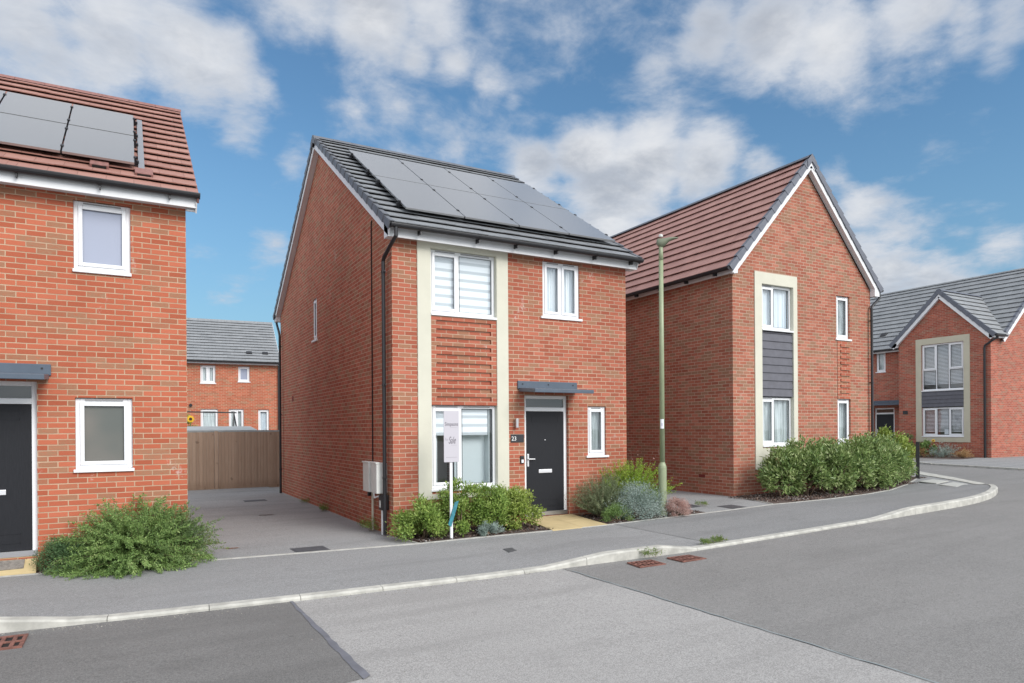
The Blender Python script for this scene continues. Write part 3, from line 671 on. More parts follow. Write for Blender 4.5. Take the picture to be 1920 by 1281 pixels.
def front_door(parent,fr,u0,u1,z0,z1,zt,hinge='r',deep=.07,slot=True):
    """frame u0..u1, z0..z1; leaf up to zt, fanlight above"""
    fw=.062; m=M(); dF=-deep; dB=dF-.07; fb=lambda *a: fr.box(m,*a)
    fb(u0,u0+fw,dF,dB,z0,z1); fb(u1-fw,u1,dF,dB,z0,z1); fb(u0+fw,u1-fw,dF,dB,z1-fw,z1); fb(u0+fw,u1-fw,dF,dB,zt,zt+.075)
    d=m.build('door_frame',UPVC,parent,bevel=.005)
    m=M(); fr.box(m,u0,u1,dF+.03,dB,z0-.03,z0+.045); m.build('threshold',STEEL,d)
    m=M(); m.quad(fr.p(u0+fw,dF-.03,zt+.075),fr.p(u1-fw,dF-.03,zt+.075),fr.p(u1-fw,dF-.03,z1-fw),fr.p(u0+fw,dF-.03,z1-fw)); m.build('fanlight',simple('dark_fanlight_glass',(.035,.042,.040),.05,spec=1.) if 'dark_fanlight_glass' not in bpy.data.materials else bpy.data.materials['dark_fanlight_glass'],d)
    a,b=u0+fw,u1-fw; m=M(); dl=dF-.015
    fr.box(m,a+.004,b-.004,dl,dl-.045,z0+.05,zt-.004)
    # pressed rails: slim raised panel outlines at top and bottom
    for (c,e) in ((zt-.21,zt-.08),(z0+.14,z0+.27)):
        for (p,q,r_,t) in ((a+.13,b-.13,e-.006,e),(a+.13,b-.13,c,c+.006),(a+.13,a+.136,c,e),(b-.136,b-.13,c,e)): fr.box(m,p,q,dl+.004,dl,r_,t)
    leaf=m.build('door',DOORM,parent)
    if slot:
        c=(a+b)/2; zs=z0+(zt-z0)*.415
        m=M(); fr.box(m,c-.15,c+.15,dl+.018,dl,zs-.035,zs+.035); m.build('letterbox',CHROME,leaf,bevel=.006)
        m=M(); q=fr.p(c,dl+.004,z0+(zt-z0)*.72); m.box(q[0]-.009,q[0]+.009,q[1]-.009,q[1]+.009,q[2]-.009,q[2]+.009); m.build('spyhole',CHROME,leaf,bevel=.003)
    uh=a+.045 if hinge=='r' else b-.045; sgn=1 if hinge=='r' else -1; zh=z0+(zt-z0)*.53
    m=M(); fr.box(m,uh-.018,uh+.018,dl+.012,dl,zh-.13,zh+.11); fr.box(m,uh-.012,uh+.012,dl+.055,dl+.01,zh+.0,zh+.024); fr.box(m,uh-.012 if sgn>0 else uh-.13,uh+.13 if sgn>0 else uh+.012,dl+.058,dl+.04,zh+.003,zh+.022); m.build('door_handle',CHROME,leaf,bevel=.004)
    return d
class Slope:
    """roof slope: a = along the eave, r = horizontal run from eave line to ridge; z rises with slope"""
    def __init__(s,axis,sgn,e,ze,sl): s.ax=axis; s.sg=sgn; s.e=e; s.ze=ze; s.sl=sl; s.n=math.sqrt(1+sl*sl)
    def p(s,a,r,h=0):  # h = height perpendicular-ish
        z=s.ze+s.sl*r+h*s.n*1.0/ (1+s.sl*s.sl) * (1); off=-h*s.sl/s.n
        z=s.ze+s.sl*r+h/s.n; rr=r+off
        c=s.e+s.sg*rr
        return (a,c,z) if s.ax=='x' else (c,a,z)
    def box(s,m,a0,a1,r0,r1,h0,h1):
        m.hexa([s.p(a0,r0,h0),s.p(a1,r0,h0),s.p(a1,r1,h0),s.p(a0,r1,h0),s.p(a0,r0,h1),s.p(a1,r0,h1),s.p(a1,r1,h1),s.p(a0,r1,h1)])
def tiles(sp,a0,a1,run,material,parent,name='roof',gauge=.345,lim=None,thick=.050):
    m=M(); n=max(1,round(run*sp.n/gauge)); dr=run/n; rr=random.Random(5)
    for i in range(n):
        r0=i*dr; r1=(i+1)*dr+.055*(i<n-1)
        b0,b1=a0,a1
        if lim: b0,b1=lim(r0)
        cuts=[b0]; x=b0+(.33 if i%2 else .165)
        while x<b1-.05: cuts.append(x); x+=.33
        cuts.append(b1)
        for c,d in zip(cuts,cuts[1:]):
            j=rr.uniform(-.0025,.0025)
            e=.002
            hl=thick+.006+j; hu=.004+j
            hb=hl-.015
            m.add([sp.p(c,r0,hb),sp.p(d,r0,hb),sp.p(d,r0,hl),sp.p(c,r0,hl),sp.p(d,r1,hu),sp.p(c,r1,hu),sp.p(c,r0+.05,hb-.006),sp.p(d,r0+.05,hb-.006)],[(0,1,2,3),(3,2,4,5),(0,3,5),(1,4,2),(0,6,7,1)])
    return m.build(name,material,parent)
def verge(sp,aside,outw,run,material,parent,gauge=.345,drop=.13,width=.09):
    """dry verge caps: one cap per course, overlapping"""
    m=M(); n=max(1,round(run*sp.n/gauge)); dr=run/n
    for i in range(n):
        r0=i*dr-.01; r1=(i+1)*dr-.006
        a0,a1=(aside-outw*.0,aside-outw*width)
        lo=.0; 
        # top cap
        t0,t1=.064,.034
        m.hexa([sp.p(aside,r0,t0-.012),sp.p(aside-outw*width,r0,t0-.012),sp.p(aside-outw*width,r1,t1-.012),sp.p(aside,r1,t1-.012),
                sp.p(aside,r0,t0),sp.p(aside-outw*width,r0,t0),sp.p(aside-outw*width,r1,t1),sp.p(aside,r1,t1)])
        # side skirt
        q=outw*.008
        m.hexa([sp.p(aside+q,r0,-drop),sp.p(aside-outw*.012,r0,-drop),sp.p(aside-outw*.012,r1,-drop+.015),sp.p(aside,r1,-drop+.015),
                sp.p(aside+q,r0,t0),sp.p(aside-outw*.012,r0,t0),sp.p(aside-outw*.012,r1,t1),sp.p(aside,r1,t1)])
    return m.build('verge',material,parent)
def barge(sp,a_wall,a_out,run,parent,h0=-.30,h1=-.115,mt=None,r0=0.):
    m=M(); o=math.copysign(.02,a_wall-a_out)
    sp.box(m,a_out,a_out+o,r0,run,h0,h1); b=m.build('bargeboard',mt or WHITEB,parent)
    m=M(); sp.box(m,a_out+o*.9,a_wall,r0+.02,run,h0+.012,h0+.03); m.build('verge_soffit',mt or WHITEB,parent)
def gutter(parent,axis,a0,a1,c,z,sg,r=.058,brackets=(),joint=None):
    """half-round gutter; c centre line coordinate, sg outward direction"""
    m=M(); n=8; P=lambda a,dc,dz: (a,c+dc,z+dz) if axis=='x' else (c+dc,a,z+dz)
    prof=[(math.cos(math.pi*k/n)*r,-math.sin(math.pi*k/n)*r) for k in range(n+1)]
    prof=[(r,.012)]+prof+[(-r,.012)]
    inn=[(x*.9,y*.9+.004) for x,y in prof][::-1]
    pr_=prof+inn; k=len(pr_)
    vs=[P(a0,*q) for q in pr_]+[P(a1,*q) for q in pr_]
    fs=[(i,(i+1)%k,k+(i+1)%k,k+i) for i in range(k)]
    m.add(vs,fs)
    for a in (a0,a1): m.add([P(a,*q) for q in prof],[tuple(range(len(prof)))])
    g=m.build('gutter',BLACKP,parent,smooth=False)
    for a in brackets:
        m=M(); n=8; rr=r+.007
        for j in range(n):
            q0=(math.cos(math.pi*j/n)*rr,-math.sin(math.pi*j/n)*rr); q1=(math.cos(math.pi*(j+1)/n)*rr,-math.sin(math.pi*(j+1)/n)*rr)
            m.quad(P(a-.015,*q0),P(a+.015,*q0),P(a+.015,*q1),P(a-.015,*q1))
        # tab down the fascia
        lo=P(a-.011,-sg*(r+.07),-.10); hi=P(a+.011,-sg*(r-.016),-.02); m.box(lo[0],hi[0],lo[1],hi[1],lo[2],hi[2])
        lo=P(a-.010,-sg*(r-.01),-.11); hi=P(a+.010,sg*.012,-.055); m.box(lo[0],hi[0],lo[1],hi[1],lo[2],hi[2])
        m.build('gutter_bracket',BLACKP,parent)
    return g
def ridge_cap(parent,axis,a0,a1,c,z,material,w=.13):
    m=M(); P=lambda a,dc,dz: (a,c+dc,z+dz) if axis=='x' else (c+dc,a,z+dz)
    n=max(1,round((a1-a0)/.45)); 
    for i in range(n):
        x0=a0+(a1-a0)*i/n; x1=a0+(a1-a0)*(i+1)/n+.01
        pf=[(-w,-.075),(-w*.55,-.004),(0,.018),(w*.55,-.004),(w,-.075)]
        for q,s_ in zip(pf,pf[1:]): m.quad(P(x0,*q),P(x1,*q),P(x1,s_[0],s_[1]-.006*0),P(x0,*s_))
    return m.build('ridge_tiles',material,parent,smooth=False)
def downpipe(parent,pts,r=.034,clips=(),clipdir=(0,1,0),mt=None):
    m=M(); m.tube(pts,r,12)
    for z in clips:
        x,y,_=pts[-1]; m.lathe((x,y,z-.02),[(r+.006,0),(r+.006,.04)],12); 
        d=clipdir; m.box(x+min(0,d[0]*.05)-.008,x+max(0,d[0]*.05)+.008,y+min(0,d[1]*.09)-.008,y+max(0,d[1]*.09)+.008,z-.012,z+.012)
    return m.build('downpipe',mt or BLACKP,parent)
def text(body,size,fr_p,rotz,material,parent,name='lettering',shear=0,align='LEFT',thick=.0015,sx=1.):
    cu=bpy.data.curves.new('t','FONT'); cu.body=body; cu.size=size; cu.shear=shear; cu.align_x=align; cu.extrude=thick
    o=bpy.data.objects.new('t',cu); COL.objects.link(o)
    dg=bpy.context.evaluated_depsgraph_get(); me=bpy.data.meshes.new_from_object(o.evaluated_get(dg)); bpy.data.objects.remove(o)
    me.transform(Matrix.Translation(fr_p)@Matrix.Rotation(rotz,4,'Z')@Matrix.Rotation(R(90),4,'X')@Matrix.Scale(sx,4,(1,0,0)))
    me.materials.clear(); me.materials.append(material); me.name=name
    o=bpy.data.objects.new(name,me); COL.objects.link(o); o.parent=parent; return o
def panels(sp,parent,cols,rows,h0=.115,h1=.152,rails=True):
    for (a0,a1) in cols:
        for (r0,r1) in rows:
            m=M(); sp.box(m,a0+.010,a1-.010,r0+.012,r1-.012,h0,h1); m.build('solar_panel',PANEL,parent,bevel=.004)
    m=M(); A0=cols[0][0]; A1=cols[-1][1]
    for (r0,r1) in rows:
        for t in (.18,.82):
            r=r0+(r1-r0)*t; sp.box(m,A0-.05,A1+.05,r-.02,r+.02,.07,h0-.004)
    for k in range(len(cols)+1):
        a=cols[k][0] if k<len(cols) else cols[-1][1]
        for (r0,r1) in rows:
            for t in (.18,.82):
                r=r0+(r1-r0)*t; sp.box(m,a-.02,a+.02,r-.025,r+.025,.03,h1+.010)
    m.build('panel_rail',BLACKP,parent)
def apex_cap(parent,axis,a0,a1,c,z,w,drop,sl,material):
    # end piece closing the ridge at the gable: roof-shaped block
    m=M(); P=lambda a,dc,dz: (a,c+dc,z+dz) if axis=='x' else (c+dc,a,z+dz)
    pf=[(0,.05),(w,.05-w*sl),(w,.05-w*sl-drop),(0,-drop+.02),(-w,.05-w*sl-drop),(-w,.05-w*sl)]
    for a in (a0,a1): m.quad(*[P(a,*q) for q in pf])
    for i in range(6): m.quad(P(a0,*pf[i]),P(a1,*pf[i]),P(a1,*pf[(i+1)%6]),P(a0,*pf[(i+1)%6]))
    m.build('apex_cap',material,parent)
def roof_vent(sp,parent,a,r,material,w=.26):
    m=M(); sp.box(m,a-w/2,a+w/2,r,r+.20,.02,.085); v=m.build('roof_vent',material,parent,bevel=.008)
    m=M(); sp.box(m,a-w/2+.03,a+w/2-.03,r-.006,r+.01,.035,.072); m.build('vent_mouth',HOLE,parent)
def canopy(parent,fr,u0,u1,z,proj=.62,mt=None):
    mt=mt or GREYC; m=M(); fr.box(m,u0,u1,.03,0,z-.02,z+.13); c=m.build('canopy',mt,parent,bevel=.006)
    m=M(); A=fr.p(u0+.02,0,0); 
    P=lambda u,d,zz: fr.p(u,d,zz)
    m.hexa([P(u0+.02,.03,z-.07),P(u1-.02,.03,z-.07),P(u1-.02,proj,z-.115),P(u0+.02,proj,z-.115),P(u0+.02,.03,z+.0),P(u1-.02,.03,z+.0),P(u1-.02,proj,z-.045),P(u0+.02,proj,z-.045)])
    m.build('canopy_slab',mt,c,bevel=.008)
    for u in (u0+.1,(u0+u1)/2,u1-.1):
        m=M(); fr.box(m,u-.012,u+.012,.036,.03,z+.06,z+.084); m.build('fixing_bolt',BLACKP,c)
    return c
def gable_box(fr,parent,m_=None): pass
# ================================================================ HOUSE B (centre)
def house_B():
    h=empty('brick_house',(0,0,0),0,'central brick house with grey tiled roof and eight solar panels, behind the sale board','house','detached brick houses along the street')
    F=Fr('front',0); Lf=Fr('left',0)
    W,D,H,RZ=5.02,10.0,5.11,8.56
    m=M()
    ops=[(.70,2.01,.735,5.02),(3.015,3.87,3.945,5.055),(4.05,4.50,1.245,2.27),(2.595,3.59,.15,2.47)]
    wall(m,F,0,W,-.2,H+.18,ops,.10)
    wall(m,Lf,0,D,-.2,H+.12,[(5.42,5.80,3.98,5.02)],.08,gable=(5.0,RZ))
    wall(m,Fr('right',W),0,D,-.2,H+.12,[],.1,gable=(5.0,RZ))
    wall(m,Fr('front',D),0,W,-.2,H+.12,[],.1)
    m.build('wall',BR_B,h)
    # cream render surround
    m=M(); t=.022
    F.box(m,.455,.70,t,0,.60,H+.03); F.box(m,2.01,2.245,t,0,.60,H+.03); F.box(m,.70,2.01,t,0,5.02,H+.03); F.box(m,.70,2.01,t,0,.60,.69)
    # reveals of the render
    for (a,b) in ((.6985,.7035),(2.0065,2.0115)):
        F.box(m,a,b,t-.002,-.10,.69,5.02)
    F.box(m,.7035,2.0065,t-.002,-.10,5.015,5.0205)
    m.build('render_surround',CREAM,h)
    # brick panel with alternate recessed courses
    m=M(); z0,z1=2.262,3.83
    F.box(m,.7045,2.0055,-.028,-.1,z0,z1)
    F.box(m,.7045,.81,.004,-.028,z0,z1); F.box(m,1.895,2.0055,.004,-.028,z0,z1)
    k=0; z=z0
    while z<z1-.02:
        zt=min(z+.075,z1)
        if k%2==0: F.box(m,.81,1.895,.004,-.028,z,zt)
        z+=.075; k+=1
    m.build('brick_panel',BR_B,h)
    w1=window(h,F,.7045,2.0055,3.88,5.012,[(.42,True),(.58,False)],deep=.07,inner='zebra',sillx=.0)
    w2=window(h,F,.7045,2.0055,.78,2.255,[(.45,True),(.55,False)],deep=.07,inner='none',sillx=.02)
    # living room behind the ground floor window: half lowered striped blind, pale wall right, dark left
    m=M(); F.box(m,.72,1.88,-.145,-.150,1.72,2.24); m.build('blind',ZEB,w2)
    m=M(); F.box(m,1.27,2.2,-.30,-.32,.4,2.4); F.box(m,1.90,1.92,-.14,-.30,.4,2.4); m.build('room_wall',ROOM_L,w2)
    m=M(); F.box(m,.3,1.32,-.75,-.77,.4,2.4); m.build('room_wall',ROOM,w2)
    m=M(); F.box(m,.74,.90,-.22,-.27,.5,1.72); m.build('curtain',CURT,w2)
    window(h,F,3.015,3.87,3.99,5.05,[(.5,True),(.5,True)],deep=.03,inner='voile',vents=1,sillx=.05)
    window(h,F,4.05,4.50,1.29,2.262,[(1,True)],deep=.04,inner='curtain',sillx=.05)
    window(h,Lf,5.42,5.80,4.02,5.015,[(1,True)],deep=.02,inner='curtain',sillx=.06)
    front_door(h,F,2.605,3.585,.19,2.465,2.165,'r')
    canopy(h,F,2.44,3.78,2.60)
    # roof
    sl=.642; ZE=5.24; sp=Slope('x',1,-.31,ZE,sl); sb_=Slope('x',-1,10.31,ZE,sl); run=5.31
    r=tiles(sp,-.13,W+.13,run,TILE_G,h); 
    tiles(sb_,-.13,W+.13,run,TILE_G,r,name='rear_slope')
    for s_ in (sp,sb_):
        verge(s_,-.155,-1,run,VERGE_G,r,drop=.085); verge(s_,W+.155,1,run,VERGE_G,r,drop=.085)
        barge(s_,0,-.135,run-.0,r,-.20,-.07); barge(s_,W,W+.135,run,r,-.20,-.07)
    ridge_cap(r,'x',-.16,W+.16,5.0,ZE+sl*run+.045,VERGE_G); apex_cap(r,'x',-.175,-.145,5.0,ZE+sl*run+.02,.20,.15,.637,VERGE_G)
    m=M(); m.box(-.13,W+.13,-.205,-.185,5.065,5.265); m.box(-.13,W+.13,-.185,0.0,5.115,5.127); m.box(-.135,-.002,-.203,0,5.067,5.33); m.box(W+.002,W+.135,-.2,0,5.067,5.30); m.build('fascia',WHITEB,r); m=M()
    m.box(-.13,W+.13,10.185,10.205,5.085,5.265); m.box(-.135,-.002,10.0,10.2,5.087,5.28)
    m.build('fascia',WHITEB,r)
    gutter(r,'x',-.13,W+.17,-.335,5.235,-1,r=.056,brackets=(.40,1.5,2.28,3.15,4.05,4.95))
    gutter(r,'x',-.13,W+.17,10.335,5.235,1)
    cols=[(.31+1.145*i,.31+1.145*(i+1)) for i in range(4)]
    # rows in run coordinate (y+.31)
    panels(sp,r,cols,[(.53,2.33),(2.34,4.14)])
    # pipes, boxes and cable on the side wall
    downpipe(h,[(-.04,-.335,5.20),(-.04,-.335,5.05),(-.06,-.24,4.98),(-.085,.14,4.80),(-.085,.20,4.74),(-.085,.20,.02)],clips=(4.55,2.6,1.0),clipdir=(0,-1,0))
    downpipe(h,[(-.055,10.335,5.20),(-.055,10.30,5.05),(-.085,9.80,4.75),(-.085,9.68,4.6),(-.085,9.68,.0)],clips=(4.3,2.3,.7),clipdir=(1,0,0))
    for (a,b) in ((.30,.60),(.74,1.10)):
        m=M(); Lf.box(m,a,b,.20,0,.715,1.25); bx=m.build('meter_box',BOXG,h,bevel=.015)
        m=M(); Lf.box(m,a-.01,b+.01,.215,.14,1.235,1.262); m.build('lid',BOXG,bx,bevel=.006)
    m=M(); Lf.box(m,.22,.42,.13,0,.43,.70); mb=m.build('supply_box',BLACKP,h,bevel=.02)
    m=M(); Lf.box(m,.29,.35,.138,.13,.48,.60); m.build('label_plate',BOXG,mb)
    m=M(); m.tube([(-.06,.96,.72),(-.06,.96,.0)],.022,8); m.build('service_pipe',simple('cream_pipe',(.55,.52,.42),.6),h)
    m=M(); m.tube([(-.07,.36,.45),(-.07,.36,.0)],.028,8); m.build('service_pipe',UPVC,h)
    m=M(); m.tube([(-.1,.78,.72),(-.12,.66,.62),(-.1,.50,.66),(-.08,.42,.62)],.016,6); m.build('conduit',UPVC,h)
    m=M(); m.tube([(-.0,1.22,.64),(-.07,1.22,.64)],.04,10); m.build('flue_cap',BLACKP,h)
    m=M(); m.tube([(-.014,1.06,5.68),(-.014,1.09,5.60),(-.014,1.085,3.2),(-.014,1.095,1.25)],.011,6); m.build('cable',BLACKP,h)
    m=M(); m.box(-.012,0,8.20,8.36,2.64,2.78); m.build('air_brick',simple('red_air_brick',(.20,.03,.02),.8),h)
    # door side fittings
    m=M(); F.box(m,2.365,2.415,.09,.03,1.85,2.02); F.box(m,2.375,2.405,.03,0,1.87,1.95); m.build('wall_lamp',STEEL,h,bevel=.004)
    m=M(); F.box(m,2.29,2.572,.014,0,1.575,1.725); pl=m.build('number_plate',simple('charcoal_slate_plate',(.03,.03,.035),.35,noise=.2),h,bevel=.003)
    text('23',.11,Vector((2.30,-.0155,1.61)),0,WHITEP,pl,'number')
    m=M(); F.box(m,2.49,2.565,.03,0,1.175,1.32); bl=m.build('doorbell',BLACKP,h,bevel=.006)
    m=M(); F.box(m,2.505,2.552,.034,.028,1.19,1.25); m.build('bell_button',STICK,bl)
    m=M(); F.box(m,2.27,2.42,.10,0,.55,.70); m.build('gas_flue',BOXG,h,bevel=.01)
    return h
house_B()
# ================================================================ HOUSE A (left)
def house_A():
    h=empty('brick_house',(-3.186,-.166,0),0,'orange brick house with terracotta tiled roof at the left edge of the photo','house','detached brick houses along the street')
    F=Fr('front',0); Lf=Fr('left',-5.4); Rt_=Fr('right',0)
    W,D,H=5.4,7.7,5.07; RZ=5.15+.70*3.85-.12
    m=M(); ops=[(-1.385,-.705,4.02,4.99),(-1.378,-.695,1.285,2.292),(-2.80,-1.806,.17,2.50),(-4.6,-3.4,1.2,2.3),(-4.6,-3.4,4.0,4.99)]
    wall(m,F,-W,0,-.2,H+.18,ops,.10); wall(m,Rt_,0,D,-.2,H+.1,[],.1,gable=(D/2,RZ)); wall(m,Lf,0,D,-.2,H+.1,[],.1,gable=(D/2,RZ)); wall(m,Fr('front',D),-W,0,-.2,H+.1,[],.1)
    m.build('wall',BR_A,h)
    window(h,F,-1.385,-.705,4.045,4.985,[(1,True)],deep=.045,pane=FROST_P,inner='none',sillx=.01)
    window(h,F,-1.378,-.695,1.315,2.285,[(1,True)],deep=.045,pane=FROST,inner='none',sillx=.02)
    window(h,F,-4.6,-3.4,1.23,2.3,[(.5,True),(.5,False)],inner='curtain'); window(h,F,-4.6,-3.4,4.03,4.98,[(.5,True),(.5,False)],inner='curtain')
    front_door(h,F,-2.80,-1.81,.21,2.50,2.20,'r')
    canopy(h,F,-2.96,-1.645,2.60)
    sl=.70; e=-.315; sp=Slope('x',1,e,5.165,sl); sk=Slope('x',-1,D-e,5.165,sl); run=D/2-e
    r=tiles(sp,-W-.15,.15,run,TILE_R,h); tiles(sk,-W-.15,.15,run,TILE_R,r,name='rear_slope')
    for s_ in (sp,sk):
        m=M(); s_.box(m,.13,.158,0,run,-.09,.012); m.build('verge',VERGE_R,r)
        barge(s_,0,.135,run,r,-.24,-.085)
    ridge_cap(r,'x',-W-.15,.16,D/2,5.165+sl*run+.03,VERGE_R)
    m=M(); m.box(-W-.13,.13,-.225,-.205,5.03,5.225); m.box(-W-.13,.13,-.205,.0,5.062,5.075); m.box(.002,.135,-.2,0,5.032,5.24); m.build('fascia',WHITEB,r)
    gutter(r,'x',-W-.15,.17,-.285,5.205,-1,r=.062,brackets=(-1.98,-1.06,-.22,-3.0,-4.0))
    # rows in run coordinates; panels right edge at local x = -.64
    cols=[(-.64-.89*(i+1),-.64-.89*i) for i in range(4)][::-1]
    panels(sp,r,cols,[(.54,1.735),(1.745,2.84)])
    m=M(); sp.box(m,-.60,-.52,.45,2.9,.035,.075); m.build('side_flashing',simple('lead_grey_flashing',(.22,.23,.25),.4),r)
    for (a,rr_) in ((-1.08,.44),(-.53,.36)): roof_vent(sp,r,a,rr_,VERGE_R,.23)
    return h
house_A()
# doormat
m=M(); m.box(-.42,.42,-.10,.08,0,.018); tag(m.build('doormat',simple('grey_doormat',(.20,.18,.16),.95,noise=.25,nscale=30,bump=.6),None,bevel=.004),'grey flat doormat on the buff slabs at the left house','doormat').location=(-5.55,-.25,.10); bpy.data.objects['doormat'].rotation_euler=(math.atan(.59),0,0)
# ================================================================ HOUSE C
def house_C():
    h=empty('brick_house',(8.277,.171,0),0,'gable fronted brick house with red tiled roof behind the laurel hedge','house','detached brick houses along the street')
    F=Fr('front',0); Lf=Fr('left',0); W,D=5.14,10.0; H=5.43; RZ=8.20
    ap=2.60
    m=M()
    ops=[(.955,2.065,1.36,5.26),(3.73,4.27,4.06,5.225),(3.755,4.29,1.37,2.55)]
    wall(m,F,0,W,-.1,H,ops,.10,gable=(ap,RZ)); wall(m,Lf,0,D,-.1,H+.1,[],.1); wall(m,Fr('right',W),0,D,-.1,H+.1,[],.1); wall(m,Fr('front',D),0,W,-.1,H,[],.1,gable=(ap,RZ))
    m.build('wall',BR_C,h)
    m=M(); t=.022
    F.box(m,.715,.955,t,0,.83,5.53); F.box(m,2.065,2.205,t,0,.83,5.53); F.box(m,.955,2.065,t,0,5.26,5.53); F.box(m,.955,2.065,t,0,.83,1.33)
    F.box(m,.953,.958,t-.002,-.1,1.36,5.26); F.box(m,2.062,2.067,t-.002,-.1,1.36,5.26); F.box(m,.958,2.062,t-.002,-.1,5.255,5.2605)
    m.build('render_surround',CREAM,h)
    window(h,F,.960,2.060,4.19,5.25,[(.42,True),(.58,False)],deep=.07,inner='voile',sillx=.0,vents=2)
    window(h,F,.960,2.060,1.40,2.545,[(.42,True),(.58,False)],deep=.07,inner='curtain',sillx=.0,vents=2)
    m=M(); z=2.575
    while z<4.11:
        z2=min(z+.19,4.118)
        m.hexa([F.p(.965,-.0,z),F.p(2.055,-.0,z),F.p(2.055,-.05,z),F.p(.965,-.05,z),F.p(.965,-.022,z2),F.p(2.055,-.022,z2),F.p(2.055,-.05,z2),F.p(.965,-.05,z2)]); z+=.19
    F.box(m,.959,2.061,-.052,-.09,2.55,4.118)
    m.build('cladding_panel',CLAD,h)
    window(h,F,3.73,4.27,4.11,5.22,[(1,True)],deep=.05,inner='curtain',sillx=.05)
    window(h,F,3.755,4.29,1.42,2.545,[(1,True)],deep=.05,inner='curtain',sillx=.03)
    # recessed look course strip: short projecting stretchers between the narrow windows
    m=M(); F.box(m,3.765,4.285,.004,.0,2.555,4.055); z=2.70
    while z<3.98: F.box(m,3.875,4.245,.030,.004,z,z+.072); z+=.15
    m.build('corbel_courses',BR_B,h)
    m=M(); F.box(m,3.748,3.760,.002,.0,2.55,4.06); m.build('movement_joint',simple('dark_joint_sealant',(.10,.05,.035),.9),h)
    sl=1.075; eL=-.215
    spL=Slope('y',1,eL,5.49,sl); spR=Slope('y',-1,2*ap-eL,5.49,sl); run=ap-eL
    for s_ in (spL,spR): s_.ax='y'
    r=tiles(spL,-.13,D+.1,run,TILE_C,h); tiles(spR,-.13,D+.1,run,TILE_C,r,name='right_slope')
    for s_ in (spL,spR):
        verge(s_,-.165,-1,run,VERGE_B,r,drop=.10); barge(s_,0,-.14,run,r,-.20,-.09)
        verge(s_,D+.13,1,run,VERGE_B,r,drop=.10)
    ridge_cap(r,'y',-.17,D+.13,ap,5.49+sl*run+.05,VERGE_B); apex_cap(r,'y',-.185,-.155,ap,5.49+sl*run+.03,.17,.16,1.1,VERGE_B); apex_cap(r,'y',-.155,-.135,ap,5.49+sl*run-.10,.12,.13,1.1,WHITEB)
    m=M(); m.box(-.135,-.115,-.135,D+.1,5.375,5.545); m.box(-.115,0,-.1,D+.1,5.405,5.415); m.box(-.134,.03,-.137,-.003,5.378,5.60); m.build('fascia',WHITEB,r); m=M(); m.box(W+.0,W+.20,-.137,-.003,5.30,5.52); m.box(W+.06,W+.09,-.1,D,5.375,5.545)
    m.build('fascia',WHITEB,r)
    gutter(r,'y',-.15,D+.1,-.25,5.485,-1,brackets=[.35+.95*i for i in range(10)])
    gutter(r,'y',-.15,D+.1,W+.31,5.485,1)
    downpipe(h,[(W+.31,-.06,5.44),(W+.31,-.06,5.28),(W+.20,-.07,5.20),(W-.02,-.08,5.05),(W-.06,-.08,4.98),(W-.06,-.08,.0)],clips=(4.65,3.0,1.4),clipdir=(0,1,0))
    for y in (.9,2.6,):
        m=M(); m.box(-.008,0,y+.0,y+.215,.62,.69); m.build('weep_vent',simple('red_weep_vent',(.16,.025,.02),.8) if 'red_weep_vent' not in bpy.data.materials else bpy.data.materials['red_weep_vent'],h)
    return h
house_C()
